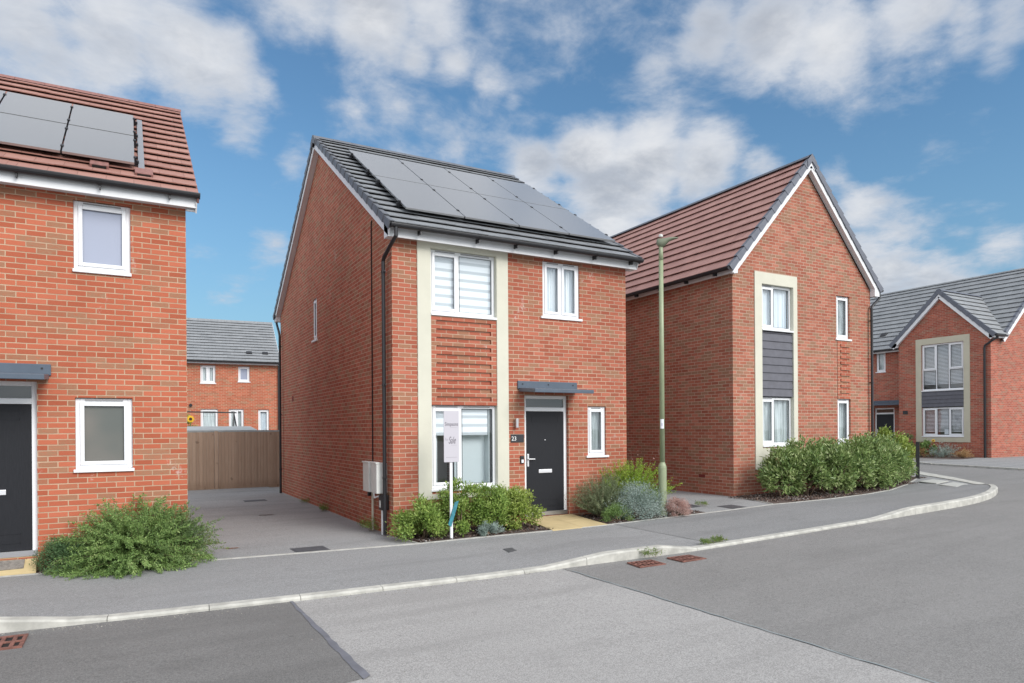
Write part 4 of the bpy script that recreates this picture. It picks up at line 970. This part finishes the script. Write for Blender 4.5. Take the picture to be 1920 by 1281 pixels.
# ================================================================ HOUSE D (far right)
def house_D():
    X0,Y0=27.37,4.02
    h=empty('brick_house',(X0,Y0,0),0,'dark red brick house with projecting gable at the right edge of the photo','house','detached brick houses along the street')
    Lf=Fr('left',0); Lb=Fr('left',.95); F=Fr('front',0)
    G=3.91; H=5.68; ap=2.01; RZ=7.55
    m=M(); ops=[(1.06,2.86,1.36,5.50)]
    wall(m,Lf,0,G,.2,H,ops,.09,gable=(ap,RZ))
    wall(m,Lb,G,12,.2,H,[(5.15,5.62,4.50,5.53),(4.72,5.75,.62,2.75)],.09)
    m.quad((0,G,.2),(.95,G,.2),(.95,G,H),(0,G,H))
    # gable end wall facing the road
    sl=.87; rx=4.63; rz=5.55+sl*(rx-.62)-.25
    wall(m,F,0,9.3,.2,5.45,[],.1)
    m.quad((.0,0,5.45),(9.3,0,5.45),(9.3,0,5.50),(rx,0,rz),(.75,0,5.50),(0,0,5.5))
    m.build('wall',BR_D,h)
    m=M(); t=.022
    Lf.box(m,.81,1.06,t,0,1.14,5.77); Lf.box(m,2.86,3.11,t,0,1.14,5.77); Lf.box(m,1.06,2.86,t,0,5.50,5.77); Lf.box(m,1.06,2.86,t,0,1.14,1.34)
    m.build('render_surround',CREAM_D,h)
    window(h,Lf,1.062,2.858,3.44,5.495,[(.34,False),(.32,False),(.34,False)],deep=.05,inner='venetian',sillx=.0,vents=0,rows=[4.35,None,4.35])
    w_=window(h,Lf,1.062,2.858,1.40,2.66,[(.34,True),(.32,False),(.34,True)],deep=.05,inner='venetian',sillx=.0,vents=0)
    m=M(); Lf.box(m,1.68,1.93,-.10,-.11,1.48,1.70); m.build('window_notice',STICK,w_)
    m=M(); z=2.70
    while z<3.38:
        z2=min(z+.165,3.40); m.hexa([Lf.p(1.04,.02,z),Lf.p(2.88,.02,z),Lf.p(2.88,-.04,z),Lf.p(1.04,-.04,z),Lf.p(1.04,.0,z2),Lf.p(2.88,.0,z2),Lf.p(2.88,-.04,z2),Lf.p(1.04,-.04,z2)]); z+=.165
    m.build('cladding_panel',CLAD,h)
    window(h,Lb,5.15,5.62,4.53,5.52,[(1,True)],deep=.04,inner='curtain',sillx=.03)
    front_door(h,Lb,4.74,5.74,.65,2.75,2.45,'l')
    canopy(h,Lb,4.05,5.95,2.98)
    m=M(); Lf.box(m,3.50,3.72,.02,0,2.40,2.56); m.build('number_plate',BLACKP,h)
    # wing roof (ridge along x)
    ws=.985; eo=.235
    spa=Slope('x',1,-eo,5.62,ws); spb=Slope('x',-1,2*ap+eo,5.62,ws); wrun=ap+eo
    mainx=lambda z: .62+(z-5.55)/sl
    r=tiles(Slope('y',1,.62,5.55,sl),-.15,16,rx-.62,TILE_D,h,lim=lambda r0: (-.15,16))
    tiles(Slope('y',-1,2*rx-.62,5.55,sl),-.15,16,rx-.62,TILE_D,r,name='rear_slope')
    for s_ in (spa,spb):
        tiles(s_,-.13,3,wrun,TILE_D,r,name='wing_slope',lim=lambda r0,s_=s_: (-.13,mainx(s_.ze+s_.sl*r0)+.25))
        verge(s_,-.16,-1,wrun,VERGE_B,r,drop=.13); barge(s_,0,-.14,wrun,r,-.26,-.12)
    mg=Slope('y',1,.62,5.55,sl); verge(mg,-.17,-1,rx-.62,VERGE_B,r,drop=.10); barge(mg,0,-.15,rx-.62,r,-.27,-.09)
    apex_cap(r,'x',-.18,-.15,ap,5.62+ws*wrun+.02,.17,.2,.985,VERGE_B); apex_cap(r,'x',-.15,-.13,ap,5.62+ws*wrun-.14,.12,.16,.985,WHITEB); ridge_cap(r,'x',-.16,3.2,ap,5.62+ws*wrun+.04,VERGE_B); ridge_cap(r,'y',-.17,16,rx,5.55+sl*(rx-.62)+.04,TILE_D)
    m=M(); m.box(-.0,.7,-.20,-.18,5.50,5.66); m.box(.0,.7,-.18,0,5.52,5.53); m.box(-.14,.0,-.2,.0,5.50,5.68); m.build('fascia',WHITEB,r); m=M(); m.box(-.14,-.0,2*ap-.1,2*ap+.2,5.50,5.70); m.build('fascia',WHITEB,r); m=M(); m.box(.70,.72,2*ap+.2,14,5.42,5.60); m.build('fascia',WHITEB,r)
    gutter(r,'x',-.13,.75,-.265,5.61,-1); gutter(r,'y',2*ap+.25,14,.59,5.54,-1)
    downpipe(h,[(.05,-.24,5.62),(.05,-.24,5.50),(-.03,-.1,5.40),(-.085,.18,5.20),(-.085,.20,5.1),(-.085,.20,.48)],r=.045,clips=(4.6,2.9,1.3),clipdir=(1,0,0))
    # roof vents
    for a in (5.0,5.9): roof_vent(Slope('y',1,.62,5.55,sl),r,a+.6,.85,BLACKP,.28)
    return h
house_D()
# ================================================================ HOUSE E (behind the fence)
def house_E():
    h=empty('brick_house',(2.439,24.047,0),-.08,'distant orange brick house with grey roof seen over the timber fence','house','detached brick houses along the street')
    F=Fr('front',0); W=9; H=5.13
    m=M(); ops=[(-3.50,-2.84,4.12,4.99),(-1.83,-1.31,4.22,4.98),(-3.50,-2.74,.9,2.90),(-2.26,-1.59,1.3,2.905),(-.93,-.43,1.3,2.89)]
    wall(m,F,-W,0,-.2,H+.1,ops,.08); wall(m,Fr('right',0),0,8,-.2,H+.1,[],.1,gable=(4,7.7)); wall(m,Fr('left',-W),0,8,-.2,H+.1,[],.1,gable=(4,7.7))
    m.build('wall',BR_A,h)
    window(h,F,-3.5,-2.84,4.14,4.98,[(.5,True),(.5,True)],inner='curtain',vents=0); window(h,F,-1.83,-1.31,4.24,4.97,[(1,True)],pane=FROST_P,inner='none',vents=0)
    window(h,F,-3.5,-2.74,.95,2.895,[(1,True)],inner='curtain',vents=0,sill=False); window(h,F,-2.26,-1.59,1.33,2.9,[(.5,True),(.5,True)],inner='curtain',vents=0); window(h,F,-.93,-.43,1.33,2.885,[(1,True)],inner='voile',vents=0)
    sl=.60; sp=Slope('x',1,-.3,5.17,sl); r=tiles(sp,-W-.1,.1,4.3,TILE_D,h); tiles(Slope('x',-1,8.3,5.17,sl),-W-.1,.1,4.3,TILE_D,r,name='rear_slope')
    ridge_cap(r,'x',-W-.1,.1,4.0,5.17+sl*4.3+.03,TILE_D)
    m=M(); m.box(-W-.1,.1,-.22,-.2,5.05,5.23); m.box(-W-.1,.1,-.2,0,5.10,5.11); sp.box(m,.1,.12,0,4.3,-.17,0); m.build('fascia',WHITEB,r)
    gutter(r,'x',-W-.1,.15,-.33,5.165,-1)
    for a in (-2.1,-1.35): roof_vent(sp,r,a+.8,.72,BLACKP,.26)
    downpipe(h,[(.02,-.28,5.2),(.02,-.08,4.9),(.02,-.08,0)])
    m=M(); m.tube([(-3.92,.0,3.07),(-3.92,-.08,3.07)],.075,12); m.build('boiler_flue',BLACKP,h)
house_E()
# ================================================================ fence and things behind it
def fence():
    f=empty('timber_fence',(0,12.35,0),-.0,'brown weathered closeboard timber fence at the end of the shared driveway','fence')
    ang=0
    for (x0,x1) in ((-4.2,-1.62),(-1.50,.62)):
        m=M(); x=x0; rr=random.Random(int(x0*10)+99)
        while x<x1-.02:
            w_=.098; h_=1.80+rr.uniform(-.006,.006); dd=rr.uniform(0,.005)
            m.hexa([(x,-.030-dd,.04),(min(x+w_-.003,x1),-.018-dd,.04),(min(x+w_-.003,x1),-.004,.04),(x,-.004,.04),(x,-.030-dd,h_),(min(x+w_-.003,x1),-.018-dd,h_),(min(x+w_-.003,x1),-.004,h_),(x,-.004,h_)]); x+=w_
        p=m.build('fence_panel',WOOD,f)
        m=M(); m.box(x0,x1,-.034,-.002,-.02,.10); m.build('gravel_board',WOOD,p)
    for x in (-1.56,.66):
        m=M(); m.box(x-.05,x+.05,-.06,.04,-.1,1.83); m.build('fence_post',WOOD,f)
    # right end post / return strip seen by the house
    return f
fence()
m=M(); m.hexa([(-2.75,13.2,1.55),(.0,13.2,1.55),(.0,14.6,1.55),(-2.75,14.6,1.55),(-2.7,13.25,1.78),(-.02,13.25,1.78),(-.25,14.4,2.0),(-2.5,14.4,2.0)])
sh=empty('garden_shed',(0,0,0),0,'garden shed with pale grey felt roof just behind the timber fence','shed'); m.build('roof',FELT,sh)
m=M(); m.box(-2.65,-.1,13.3,14.5,0,1.55); m.build('wall',WOOD,sh)
m=M(); m.box(-4.5,2.5,12.9,12.98,0,1.80); m.box(-4.5,2.5,12.86,13.02,1.80,1.86); tag(m.build('rear_fence',FELT),'pale grey neighbouring fence top showing above the brown fence','fence')
sw=empty('swing_frame',(0,0,0),0,'thin black garden swing frame standing in front of the distant house','frame')
m=M(); m.tube([(.0,20,2.62),(-2.7,20.2,2.66)],.03,6); m.build('top_bar',BLACKP,sw)
for (a,b) in (((-.1,20,2.6),(.35,20.4,.0)),((-.1,20,2.6),(-.35,19.4,0)),((-2.6,20.2,2.65),(-2.95,20.6,0)),((-2.6,20.2,2.65),(-2.35,19.6,0))):
    m=M(); m.tube([a,b],.028,6); m.build('leg',BLACKP,sw)
# ---------------------------------------------------------------- plants
def leaf_quads(P,N,Dr,L,Wd,out):
    """diamond leaf at P pointing Dr with face normal N"""
    Dr=Dr.normalized(); S_=Dr.cross(N)
    if S_.length<1e-4: S_=Vector((1,0,0))
    S_.normalize(); Nn=S_.cross(Dr)
    o=len(out[0])
    mid=P+Dr*(L*.45)
    out[0].extend([tuple(P),tuple(mid+S_*Wd*.5+Nn*Wd*.12),tuple(P+Dr*L-Nn*L*.12),tuple(mid-S_*Wd*.5+Nn*Wd*.12)])
    out[1].append((o,o+1,o+2,o+3))
def rv(rr,s=1): 
    return Vector((rr.gauss(0,1),rr.gauss(0,1),rr.gauss(0,1))).normalized()*s
def mesh_raw(name,out,material,parent):
    me=bpy.data.meshes.new(name); me.from_pydata(out[0],[],out[1]); me.materials.append(material)
    o=bpy.data.objects.new(name,me); COL.objects.link(o); o.parent=parent; return o
def leafy(name,loc,rx,ry,hz,n,L,Wd,material,label,cat='shrub',group=None,seed=1,clumps=26,spread=.24,stems=6,low=.12,flat_=.0,spiky=0):
    """bushy shrub: leaves on twigs gathered in clumps over an uneven dome"""
    rr=random.Random(seed); t=empty(name,(loc[0],loc[1],gz(loc[0])),0,label,cat,group); out=([],[])
    cl=[]
    for i in range(clumps):
        a=rr.uniform(0,2*math.pi); v=rr.uniform(0,1)**.7; el=math.asin(v)
        k=rr.uniform(.62,1.0)*(1+spiky*rr.uniform(-.1,.3))
        cl.append(Vector((math.cos(a)*math.cos(el)*rx*k,math.sin(a)*math.cos(el)*ry*k,low*hz+(1-low)*hz*v*k)))
    cl.append(Vector((0,0,hz*.55)))
    n=int(n*1.9)
    for i in range(n):
        c=rr.choice(cl); s_=spread*1.25*min(rx,hz*1.1)
        sh=s_*abs(rr.gauss(.75,.25)); d=rv(rr); P=c+d*sh
        if P.z<.02: P.z=.02+rr.random()*.05
        o=(P-Vector((0,0,hz*.35))).normalized()
        Dr=(o*.8+rv(rr,.75)+Vector((0,0,.25))); N=(o+Vector((0,0,.5))+rv(rr,.55)).normalized()
        leaf_quads(P,N,Dr,L*rr.uniform(.6,1.2),Wd*rr.uniform(.7,1.15),out)
    mesh_raw('foliage',out,material,t)
    m=M()
    for i in range(stems):
        c=rr.choice(cl); b=Vector((rr.uniform(-.12,.12)*rx,rr.uniform(-.12,.12)*ry,-.03)); md=(b+c)/2+Vector((rr.uniform(-.05,.05),rr.uniform(-.05,.05),.02))
        m.tube([b,md,c],[.014,.010,.004],6)
    m.build('stems',BARK,t,smooth=True); return t
def sprays(name,loc,nb,length,arch,L,Wd,material,label,cat='shrub',group=None,seed=1,up=(.3,1.2),per=40,bias=(0,0),squash=1.,stemr=.006,rise=0.,az=None,limit=None):
    """shrub of long arching branches set with small leaflets"""
    rr=random.Random(seed); t=empty(name,(loc[0],loc[1],gz(loc[0])),0,label,cat,group); out=([],[]); m=M()
    for i in range(nb):
        a=rr.uniform(0,2*math.pi) if az is None else rr.uniform(*az); e=rr.uniform(*up); ln=length*rr.uniform(.55,1.05)
        d=Vector((math.cos(a)*math.cos(e)+bias[0],(math.sin(a)*math.cos(e))*squash+bias[1],math.sin(e))).normalized()
        p=Vector((rr.uniform(-.08,.08),rr.uniform(-.08,.08),.0+rise*rr.random())); pts=[p.copy()]; st_=8; dd=d.copy()
        for k in range(st_):
            p=p+dd*(ln/st_); dd=(dd+Vector((rr.uniform(-.06,.06),rr.uniform(-.06,.06),-arch))).normalized()
            if p.z<.03: p.z=.03
            if limit: p=limit(p)
            pts.append(p.copy())
        if i%3==0: m.tube(pts,[stemr*(1-.8*k/st_) for k in range(st_+1)],4,cap=False)
        for k in range(per):
            f=(.25+.75*rr.random())*st_; k0=min(int(f),st_-1); q=pts[k0].lerp(pts[k0+1],f-k0); ax=(pts[k0+1]-pts[k0]).normalized() if (pts[k0+1]-pts[k0]).length>1e-5 else Vector((0,0,1))
            Dr=ax*.8+rv(rr,.9); q=q+rv(rr,L*.9*rr.random())
            leaf_quads(q,rv(rr)+Vector((0,0,.8)),Dr,L*rr.uniform(.6,1.2),Wd*rr.uniform(.7,1.2),out)
    mesh_raw('foliage',out,material,t)
    if m.f: m.build('stems',BARK,t,smooth=True)
    return t
# bed of the left house
wallA=lambda p: Vector((p.x,min(p.y,.20),p.z))
sprays('spreading_shrub',(-3.88,-.46,0),640,1.0,.12,.042,.015,L_JUN,'large feathery green shrub sprawling over the kerb by the left house wall',seed=3,up=(.1,1.35),per=150,bias=(0,-.05),limit=wallA)
sprays('spreading_shrub',(-3.45,-.34,0),320,.84,.085,.030,.014,L_DRK,'darker small leaved shrub at the corner of the left house',seed=8,up=(.4,1.45),per=130,limit=lambda p: Vector((p.x,min(p.y,.10),p.z)))
leafy('hebe_bush',(-4.68,-.44,0),.34,.24,.42,5200,.026,.010,L_HEB,'low rounded blue-green bush beside the left house doorway',seed=5,clumps=60,spread=.28)
leafy('ground_plant',(-4.18,-.56,0),.16,.08,.12,500,.03,.014,L_SIL,'small pale variegated plant at the kerb edge under the feathery shrub',seed=15,clumps=12)
# bed left of the charcoal door
leafy('evergreen_bush',(.34,-.50,0),.46,.36,.60,3600,.058,.024,L_ESC,'leftmost green bush by the brick corner, left of the sale board post',seed=21,clumps=30,group='low evergreen bushes under the front window')
leafy('evergreen_bush',(1.03,-.50,0),.36,.33,.78,3300,.055,.023,L_ESC,'taller pointed green bush just right of the sale board post',seed=22,clumps=26,spiky=1.2,group='low evergreen bushes under the front window')
leafy('evergreen_bush',(1.60,-.55,0),.44,.36,.72,3900,.055,.023,L_ESC,'middle green bush below the right pane of the front window',seed=23,clumps=28,spiky=.5,group='low evergreen bushes under the front window')
leafy('evergreen_bush',(2.14,-.57,0),.42,.36,.66,3300,.058,.025,L_YEL,'yellow-green bush nearest the charcoal front door',seed=24,clumps=28,group='low evergreen bushes under the front window')
leafy('ground_plant',(1.36,-.93,0),.26,.12,.18,1200,.05,.010,L_SIL,'thin greyish ground plant at the kerb between the green bushes',seed=25,clumps=18)
# bed right of the door
sprays('rosemary_bush',(4.02,-.52,0),420,.86,.028,.036,.007,L_LAV,'olive green needle-leaved bush to the right of the doorstep',seed=31,up=(.5,1.5),per=85)
leafy('silver_bush',(4.45,-1.02,0),.58,.38,.60,7500,.030,.012,L_SIL,'silver leaved bush at the foot of the lamp post',seed=32,clumps=70,spread=.26)
leafy('ground_plant',(3.93,-1.10,0),.30,.20,.30,2600,.030,.010,L_JUN,'low bright green plant in front of the olive bush',seed=33,clumps=24)
sprays('conifer_bush',(4.85,-.36,0),380,1.08,.035,.036,.013,L_CON,'lime green feathery conifer against the brick corner behind the silver bush',seed=34,up=(.55,1.45),per=110,limit=lambda p: Vector((p.x,min(p.y,.30),p.z)))
leafy('heather_plant',(5.20,-1.28,0),.24,.26,.36,3200,.020,.010,L_PNK,'dried pink heather right of the lamp post base',seed=35,clumps=40)
sprays('tall_weed',(5.25,-.12,0),9,1.25,.01,.03,.010,L_PNK,'thin tall dry weed rising behind the lime conifer','weed',seed=36,up=(1.3,1.5),per=14)
# laurel hedge bushes in front of the gabled house
hed=[(8.95,-.62,.48,1.10),(9.70,-.68,.54,1.22),(10.5,-.72,.56,1.20),(11.3,-.70,.58,1.28),(12.15,-.58,.60,1.22),(13.0,-.36,.58,1.18),(13.85,-.02,.60,1.12),(14.45,.38,.50,1.02)]
nm=['leftmost laurel of the hedge, nearest the bare brick corner','second laurel of the hedge, below the cream surround','third laurel of the hedge from the brick corner','fourth laurel of the hedge, left of the narrow window','fifth laurel of the hedge, below the narrow ground window','sixth laurel of the hedge, before the black downpipe','seventh laurel of the hedge, rounding the corner bed','rightmost front laurel of the hedge, nearest the black post']
for i,(x,y,r_,hh) in enumerate(hed):
    leafy('laurel_bush',(x,y,0),r_*1.08,r_*.85,hh,2700,.115,.042,L_PHO,nm[i],'bush','laurel bushes of the corner hedge',seed=50+i,clumps=48,spread=.25,low=.16,stems=9)
leafy('laurel_bush',(16.0,1.35,0),.62,.7,1.38,2800,.10,.040,L_YEL,'tall rear laurel behind the hedge, in front of the far dark door','bush','laurel bushes of the corner hedge',seed=70,clumps=34,low=.2)
leafy('laurel_bush',(15.9,2.7,0),.7,.8,1.5,2000,.09,.036,L_PHO,'hindmost laurel mostly hidden by the others','bush','laurel bushes of the corner hedge',seed=71,clumps=26,low=.2)
# plants at the far right house
leafy('garden_shrub',(26.7,7.2,0),.35,.5,.95,900,.09,.04,L_DRK,'dark leafy plant left below the buff surround of the far house',seed=80)
leafy('garden_shrub',(26.7,6.3,0),.3,.4,.75,700,.09,.04,L_JUN,'green leafy plant under the sunflower at the far house',seed=81)
leafy('garden_shrub',(26.4,6.45,0),.3,.45,.40,700,.08,.02,L_TAN,'orange-brown dry plant at the foot of the far house',seed=82)
sprays('ornamental_grass',(26.5,5.45,0),90,.75,.10,.09,.014,L_SIL,'silvery green grass clump at the far house','grass',seed=83,up=(.4,1.4),per=22)
sprays('ornamental_grass',(26.5,4.65,0),60,.50,.10,.08,.014,L_TAN,'small straw coloured grass clump by the far downpipe','grass',seed=84,up=(.5,1.4),per=20)
def sunflower(loc,hh,label,facing,s=1.):
    t=empty('sunflower',(loc[0],loc[1],gz(loc[0])),0,label,'flower'); m=M(); m.tube([(0,0,0),(.01,0,hh*.6),(0,0,hh)],.012*s,6); m.build('stem',L_GRS,t)
    f=Vector(facing).normalized(); c=Vector((0,0,hh))+f*.02; e1=f.cross(Vector((0,0,1))).normalized(); e2=e1.cross(f); out=([],[])
    for k in range(18):
        a=2*math.pi*k/18; d=e1*math.cos(a)+e2*math.sin(a); leaf_quads(c+d*.035*s,f,d,.085*s,.035*s,out)
    mesh_raw('petals',out,PETAL,t); m=M(); m.tube([c-f*.01,c+f*.012],.045*s,12); m.build('seed_head',SEED,t)
    out=([],[]); rr=random.Random(3)
    for k in range(14):
        z=hh*rr.uniform(.3,.95); a=rr.uniform(0,6.3); leaf_quads(Vector((0,0,z)),Vector((0,0,1)),Vector((math.cos(a),math.sin(a),.1)),.16*s,.10*s,out)
    mesh_raw('leaves',out,L_JUN,t)
sunflower((26.6,5.95,0),.72,'lone yellow sunflower in the bed of the far right house',(-1,-.6,.1),.6)
sunflower((-1.98,17.0,0),2.30,'yellow sunflower showing above the fence beside the left house',(.1,-1,.1),1.25)
leafy('climbing_plant',(-2.1,17.2,0),.38,.3,2.38,700,.11,.05,L_YEL,'leafy pale green plant showing above the fence beside the left house',seed=90)
# small weeds
def weed(x,y,s,label,mt=None,seed=1,n=26): sprays('weed',(x,y,0),n,s,.06,.035,.010,mt or L_GRS,label,'weed','small weeds in the joints',seed=seed,up=(.5,1.5),per=9,stemr=.002)
weed(-.12,4.35,.20,'green weed tuft halfway along the side wall of the middle house',seed=101,n=50)
weed(-.12,6.3,.12,'tiny weed near the far end of the side wall',seed=102)
weed(-.10,1.35,.16,'small dry weed left of the white service pipe',seed=103)
weed(-.10,.85,.28,'tall weed at the foot of the cream service pipe',L_ESC,seed=104,n=50)
weed(2.28,-3.93,.12,'grass tuft growing at the raised kerb above the drain grates',seed=105,n=30)
weed(3.75,-3.74,.08,'low grass growing behind the dropped kerb',L_GRS,seed=106,n=40)
weed(3.50,-3.76,.06,'flatter grass strip behind the dropped kerb, left of the other tuft',L_GRS,seed=107,n=30)
weed(6.55,-.55,.10,'moss and weed beside the square cover on the right drive',seed=108,n=30)
# ---------------------------------------------------------------- street furniture
def lamp():
    x,y=4.99,-1.12; t=empty('street_lamp',(x,y,gz(x)),0,'tall sage green lamp post with small flat head, behind the silver bush','street lamp')
    m=M(); m.lathe((0,0,0),[(.078,-.1),(.078,.93),(.072,.97),(.052,1.02),(.050,1.04)],24); m.build('base',GREEN_P,t,smooth=False,bevel=0)
    m=M(); m.lathe((0,0,1.0),[(.049,0),(.046,2.2),(.042,3.95)],20); m.build('column',GREEN_P,t,smooth=True)
    m=M(); m.lathe((0,0,4.90),[(.046,0),(.040,.15),(.036,.30)],16); m.build('spigot',GREEN_P,t,smooth=True)
    # head: flat fish-shaped luminaire pointing right
    m=M(); d=Vector((.80,-.60,0)).normalized(); s_=Vector((-d.y,d.x,0)); prof=[(-.08,.035,-.03,.05),(-.055,.06,-.07,.08),(.01,.07,-.11,.085),(.08,.07,-.06,.085),(.16,.07,.02,.095),(.25,.055,.05,.10),(.31,.03,.065,.09),(.33,.01,.075,.082)]
    n=10; vs=[];fs=[]
    for (a,wd,lo,hi) in prof:
        cz=(lo+hi)/2; hz_=(hi-lo)/2
        for k in range(n):
            an=2*math.pi*k/n; p=d*a+s_*(wd*math.cos(an))+Vector((0,0,5.24+cz+hz_*math.sin(an))); vs.append(p)
    for i in range(len(prof)-1):
        for k in range(n): fs.append((i*n+k,i*n+(k+1)%n,(i+1)*n+(k+1)%n,(i+1)*n+k))
    fs+= [tuple(range(n))[::-1],tuple((len(prof)-1)*n+k for k in range(n))]
    m.add(vs,fs); hd=m.build('lamp_head',simple('grey_green_aluminium',(.17,.19,.13),.5),t,smooth=True)
    m=M(); m.lathe((0,0,5.35),[(.04,0),(.04,.035),(.025,.05)],12); m.build('photocell',BOXG,hd)
    m=M(); q=Vector((-.046,-.03,0)); dv=Vector((CAM.x-x,CAM.y-y,0)).normalized(); c=dv*.0475; e=Vector((-dv.y,dv.x,0))
    P=[]
    for zz in (1.68,1.86):
        for k in range(7):
            an=-.75+1.5*k/6; w_=dv*math.cos(an)+e*math.sin(an); P.append(w_*.0485+Vector((0,0,zz)))
    m.add(P,[(k,k+1,k+8,k+7) for k in range(6)]); sk=m.build('sticker',STICK,t)
    ang=math.atan2(dv.y,dv.x)+math.pi/2
    text('1',.08,dv*.050+e*.0+Vector((0,0,1.73)),ang,simple('blue_ink',(.05,.06,.25),.6),t,'number',align='CENTER',thick=.0004)
lamp()
def sign():
    x,y=.69,-.86; t=empty('sale_board',(x,y,gz(x)+.01),0,'white estate agent sale board on a slim white post in the front bed','sign')
    m=M(); m.box(-.022,.022,-.018,.018,-.1,1.30); m.build('post',UPVC,t,bevel=.003)
    m=M(); m.box(-.135,.135,-.034,-.024,1.26,2.10); b=m.build('board',SIGNW,t,bevel=.002)
    text('Simpsons',.088,Vector((0,-.0355,1.855)),0,INK,b,'lettering',align='CENTER',sx=.72,thick=.0004)
    m=M(); m.box(-.02,.10,-.0352,-.034,1.825,1.829); m.build('tag_line',INKL,b)
    text('For',.07,Vector((-.115,-.0355,1.61)),0,INKL,b,'lettering',sx=.6,thick=.0004)
    text('Sale',.165,Vector((-.055,-.0355,1.565)),0,INK,b,'lettering',shear=.35,sx=.48,thick=.0004)
    m=M(); m.box(-.01,.095,-.0352,-.034,1.535,1.539); m.box(-.10,.10,-.0352,-.034,1.335,1.342); m.build('tag_line',INKL,b)
    m=M(); m.hexa([(-.075,-.05,.24),(-.02,-.05,.20),(-.02,-.03,.20),(-.075,-.03,.24),(.05,-.05,.60),(.115,-.05,.62),(.115,-.03,.62),(.05,-.03,.60)]); m.build('wrap',TEAL,t)
sign()
m=M(); m.box(-.045,.045,-.045,.045,-.1,1.02); m.box(-.05,.05,-.05,.05,1.02,1.05); bo=m.build('marker_post',simple('black_recycled_post',(.02,.02,.022),.7,noise=.2),None,bevel=.006); bo.rotation_euler=(0,0,-1.0); bo.location=(15.73,.28,gz(15.73)); tag(bo,'short black square post beside the rounded hedge end','post')
def grate(px,poly,label):
    """drain grate as frame and bars in a parallelogram a,b,c,d"""
    a,b,c,d=[Vector((p[0],p[1],0)) for p in poly]; cx=(a+b+c+d)/4; t=empty('drain_grate',(cx.x,cx.y,gz(cx.x)-.022),0,label,'drain','rusty drain grates along the kerb')
    a,b,c,d=[q-cx for q in (a,b,c,d)]
    def P(u,v): return (a*(1-u)+b*u)*(1-v)+(d*(1-u)+c*u)*v
    m=M()
    def bar(u0,u1,v0,v1,h=.012):
        q=[P(u0,v0),P(u1,v0),P(u1,v1),P(u0,v1)]; m.hexa([(p.x,p.y,-.004) for p in q]+[(p.x,p.y,h) for p in q])
    bar(0,1,0,.08); bar(0,1,.92,1); bar(0,.06,.08,.92); bar(.94,1,.08,.92); bar(.06,.94,.46,.54)
    for k in range(1,6): u=k/6; bar(u-.03,u+.03,.08,.46); bar(u-.03,u+.03,.54,.92)
    g=m.build('grate',RUST,t)
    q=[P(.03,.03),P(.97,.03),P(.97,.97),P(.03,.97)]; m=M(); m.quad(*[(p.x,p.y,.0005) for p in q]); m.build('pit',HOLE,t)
grate(0,[(-5.25,-3.50),(-4.73,-3.52),(-4.73,-3.95),(-5.25,-3.93)],'rusty drain grate at the left edge of the road')
grate(0,[(1.84,-3.98),(2.24,-4.0),(2.22,-4.32),(1.80,-4.30)],'left one of the two rusty grates by the raised kerb')
grate(0,[(2.46,-4.06),(2.86,-4.06),(2.88,-4.38),(2.46,-4.38)],'right one of the two rusty grates by the raised kerb')
def cover(poly,label,mt=None,dz=.006,name='utility_cover',cat='cover'):
    m=M(); cx=sum(p[0] for p in poly)/4; cy=sum(p[1] for p in poly)/4; q=[(p[0]-cx,p[1]-cy) for p in poly]
    m.hexa([(x,y,-.02) for x,y in q]+[(x,y,.0) for x,y in q]); q2=[(x*.88,y*.88) for x,y in q]
    m.hexa([(x,y,-.02) for x,y in q2]+[(x,y,.003) for x,y in q2])
    o=m.build(name,mt or DARKM); o.location=(cx,cy,gz(cx)+dz); tag(o,label,cat,'utility covers in the paving')
    # follow the slope
    o.rotation_euler=(0,-math.atan((gz(cx+.3)-gz(cx-.3))/.6),0)
cover([(-1.75,-.71),(-1.25,-.72),(-1.27,-.27),(-1.77,-.26)],'dark rectangular cover at the front of the shared driveway')
cover([(.88,-2.47),(1.15,-2.42),(1.20,-2.15),(.94,-2.17)],'small dark square cover in the middle of the pavement',dz=.008)
cover([(6.08,-.62),(6.48,-.60),(6.62,-.14),(6.22,-.16)],'left dark cover on the right hand drive')
cover([(6.70,-1.28),(7.12,-1.26),(7.16,-.80),(6.76,-.78)],'right dark cover on the right hand drive')
cover([(14.27,-1.05),(15.2,-.85),(15.45,-.30),(14.55,-.42)],'rear pale rectangular cover on the corner pavement',TACT,dz=.038)
cover([(13.5,-1.95),(14.45,-1.72),(14.75,-1.22),(13.8,-1.38)],'front pale rectangular cover on the corner pavement',TACT,dz=.056)
cover([(-1.35,7.6),(-.8,7.6),(-.8,8.0),(-1.35,8.0)],'flat dark cover far up the shared driveway')
# rust and dirt stains on the driveway
STN=simple('rust_stain_on_tarmac',(.22,.11,.07),.9,noise=.25,nscale=20)
def blot(cx,cy,rx,ry,dz,mt,sd,name='stain'):
    rr=random.Random(sd); n=22; pts=[(cx+rx*math.cos(2*math.pi*k/n)*rr.uniform(.6,1.1),cy+ry*math.sin(2*math.pi*k/n)*rr.uniform(.6,1.1)) for k in range(n)]
    m=M(); m.quad(*[(x,y,gz(x)+dz) for x,y in pts]); struct(m.build(name,mt))
blot(-2.54,.26,.13,.06,.0055,STN,1); blot(-1.36,4.4,.20,.10,.0055,simple('oily_stain',(.10,.085,.08),.9),2)
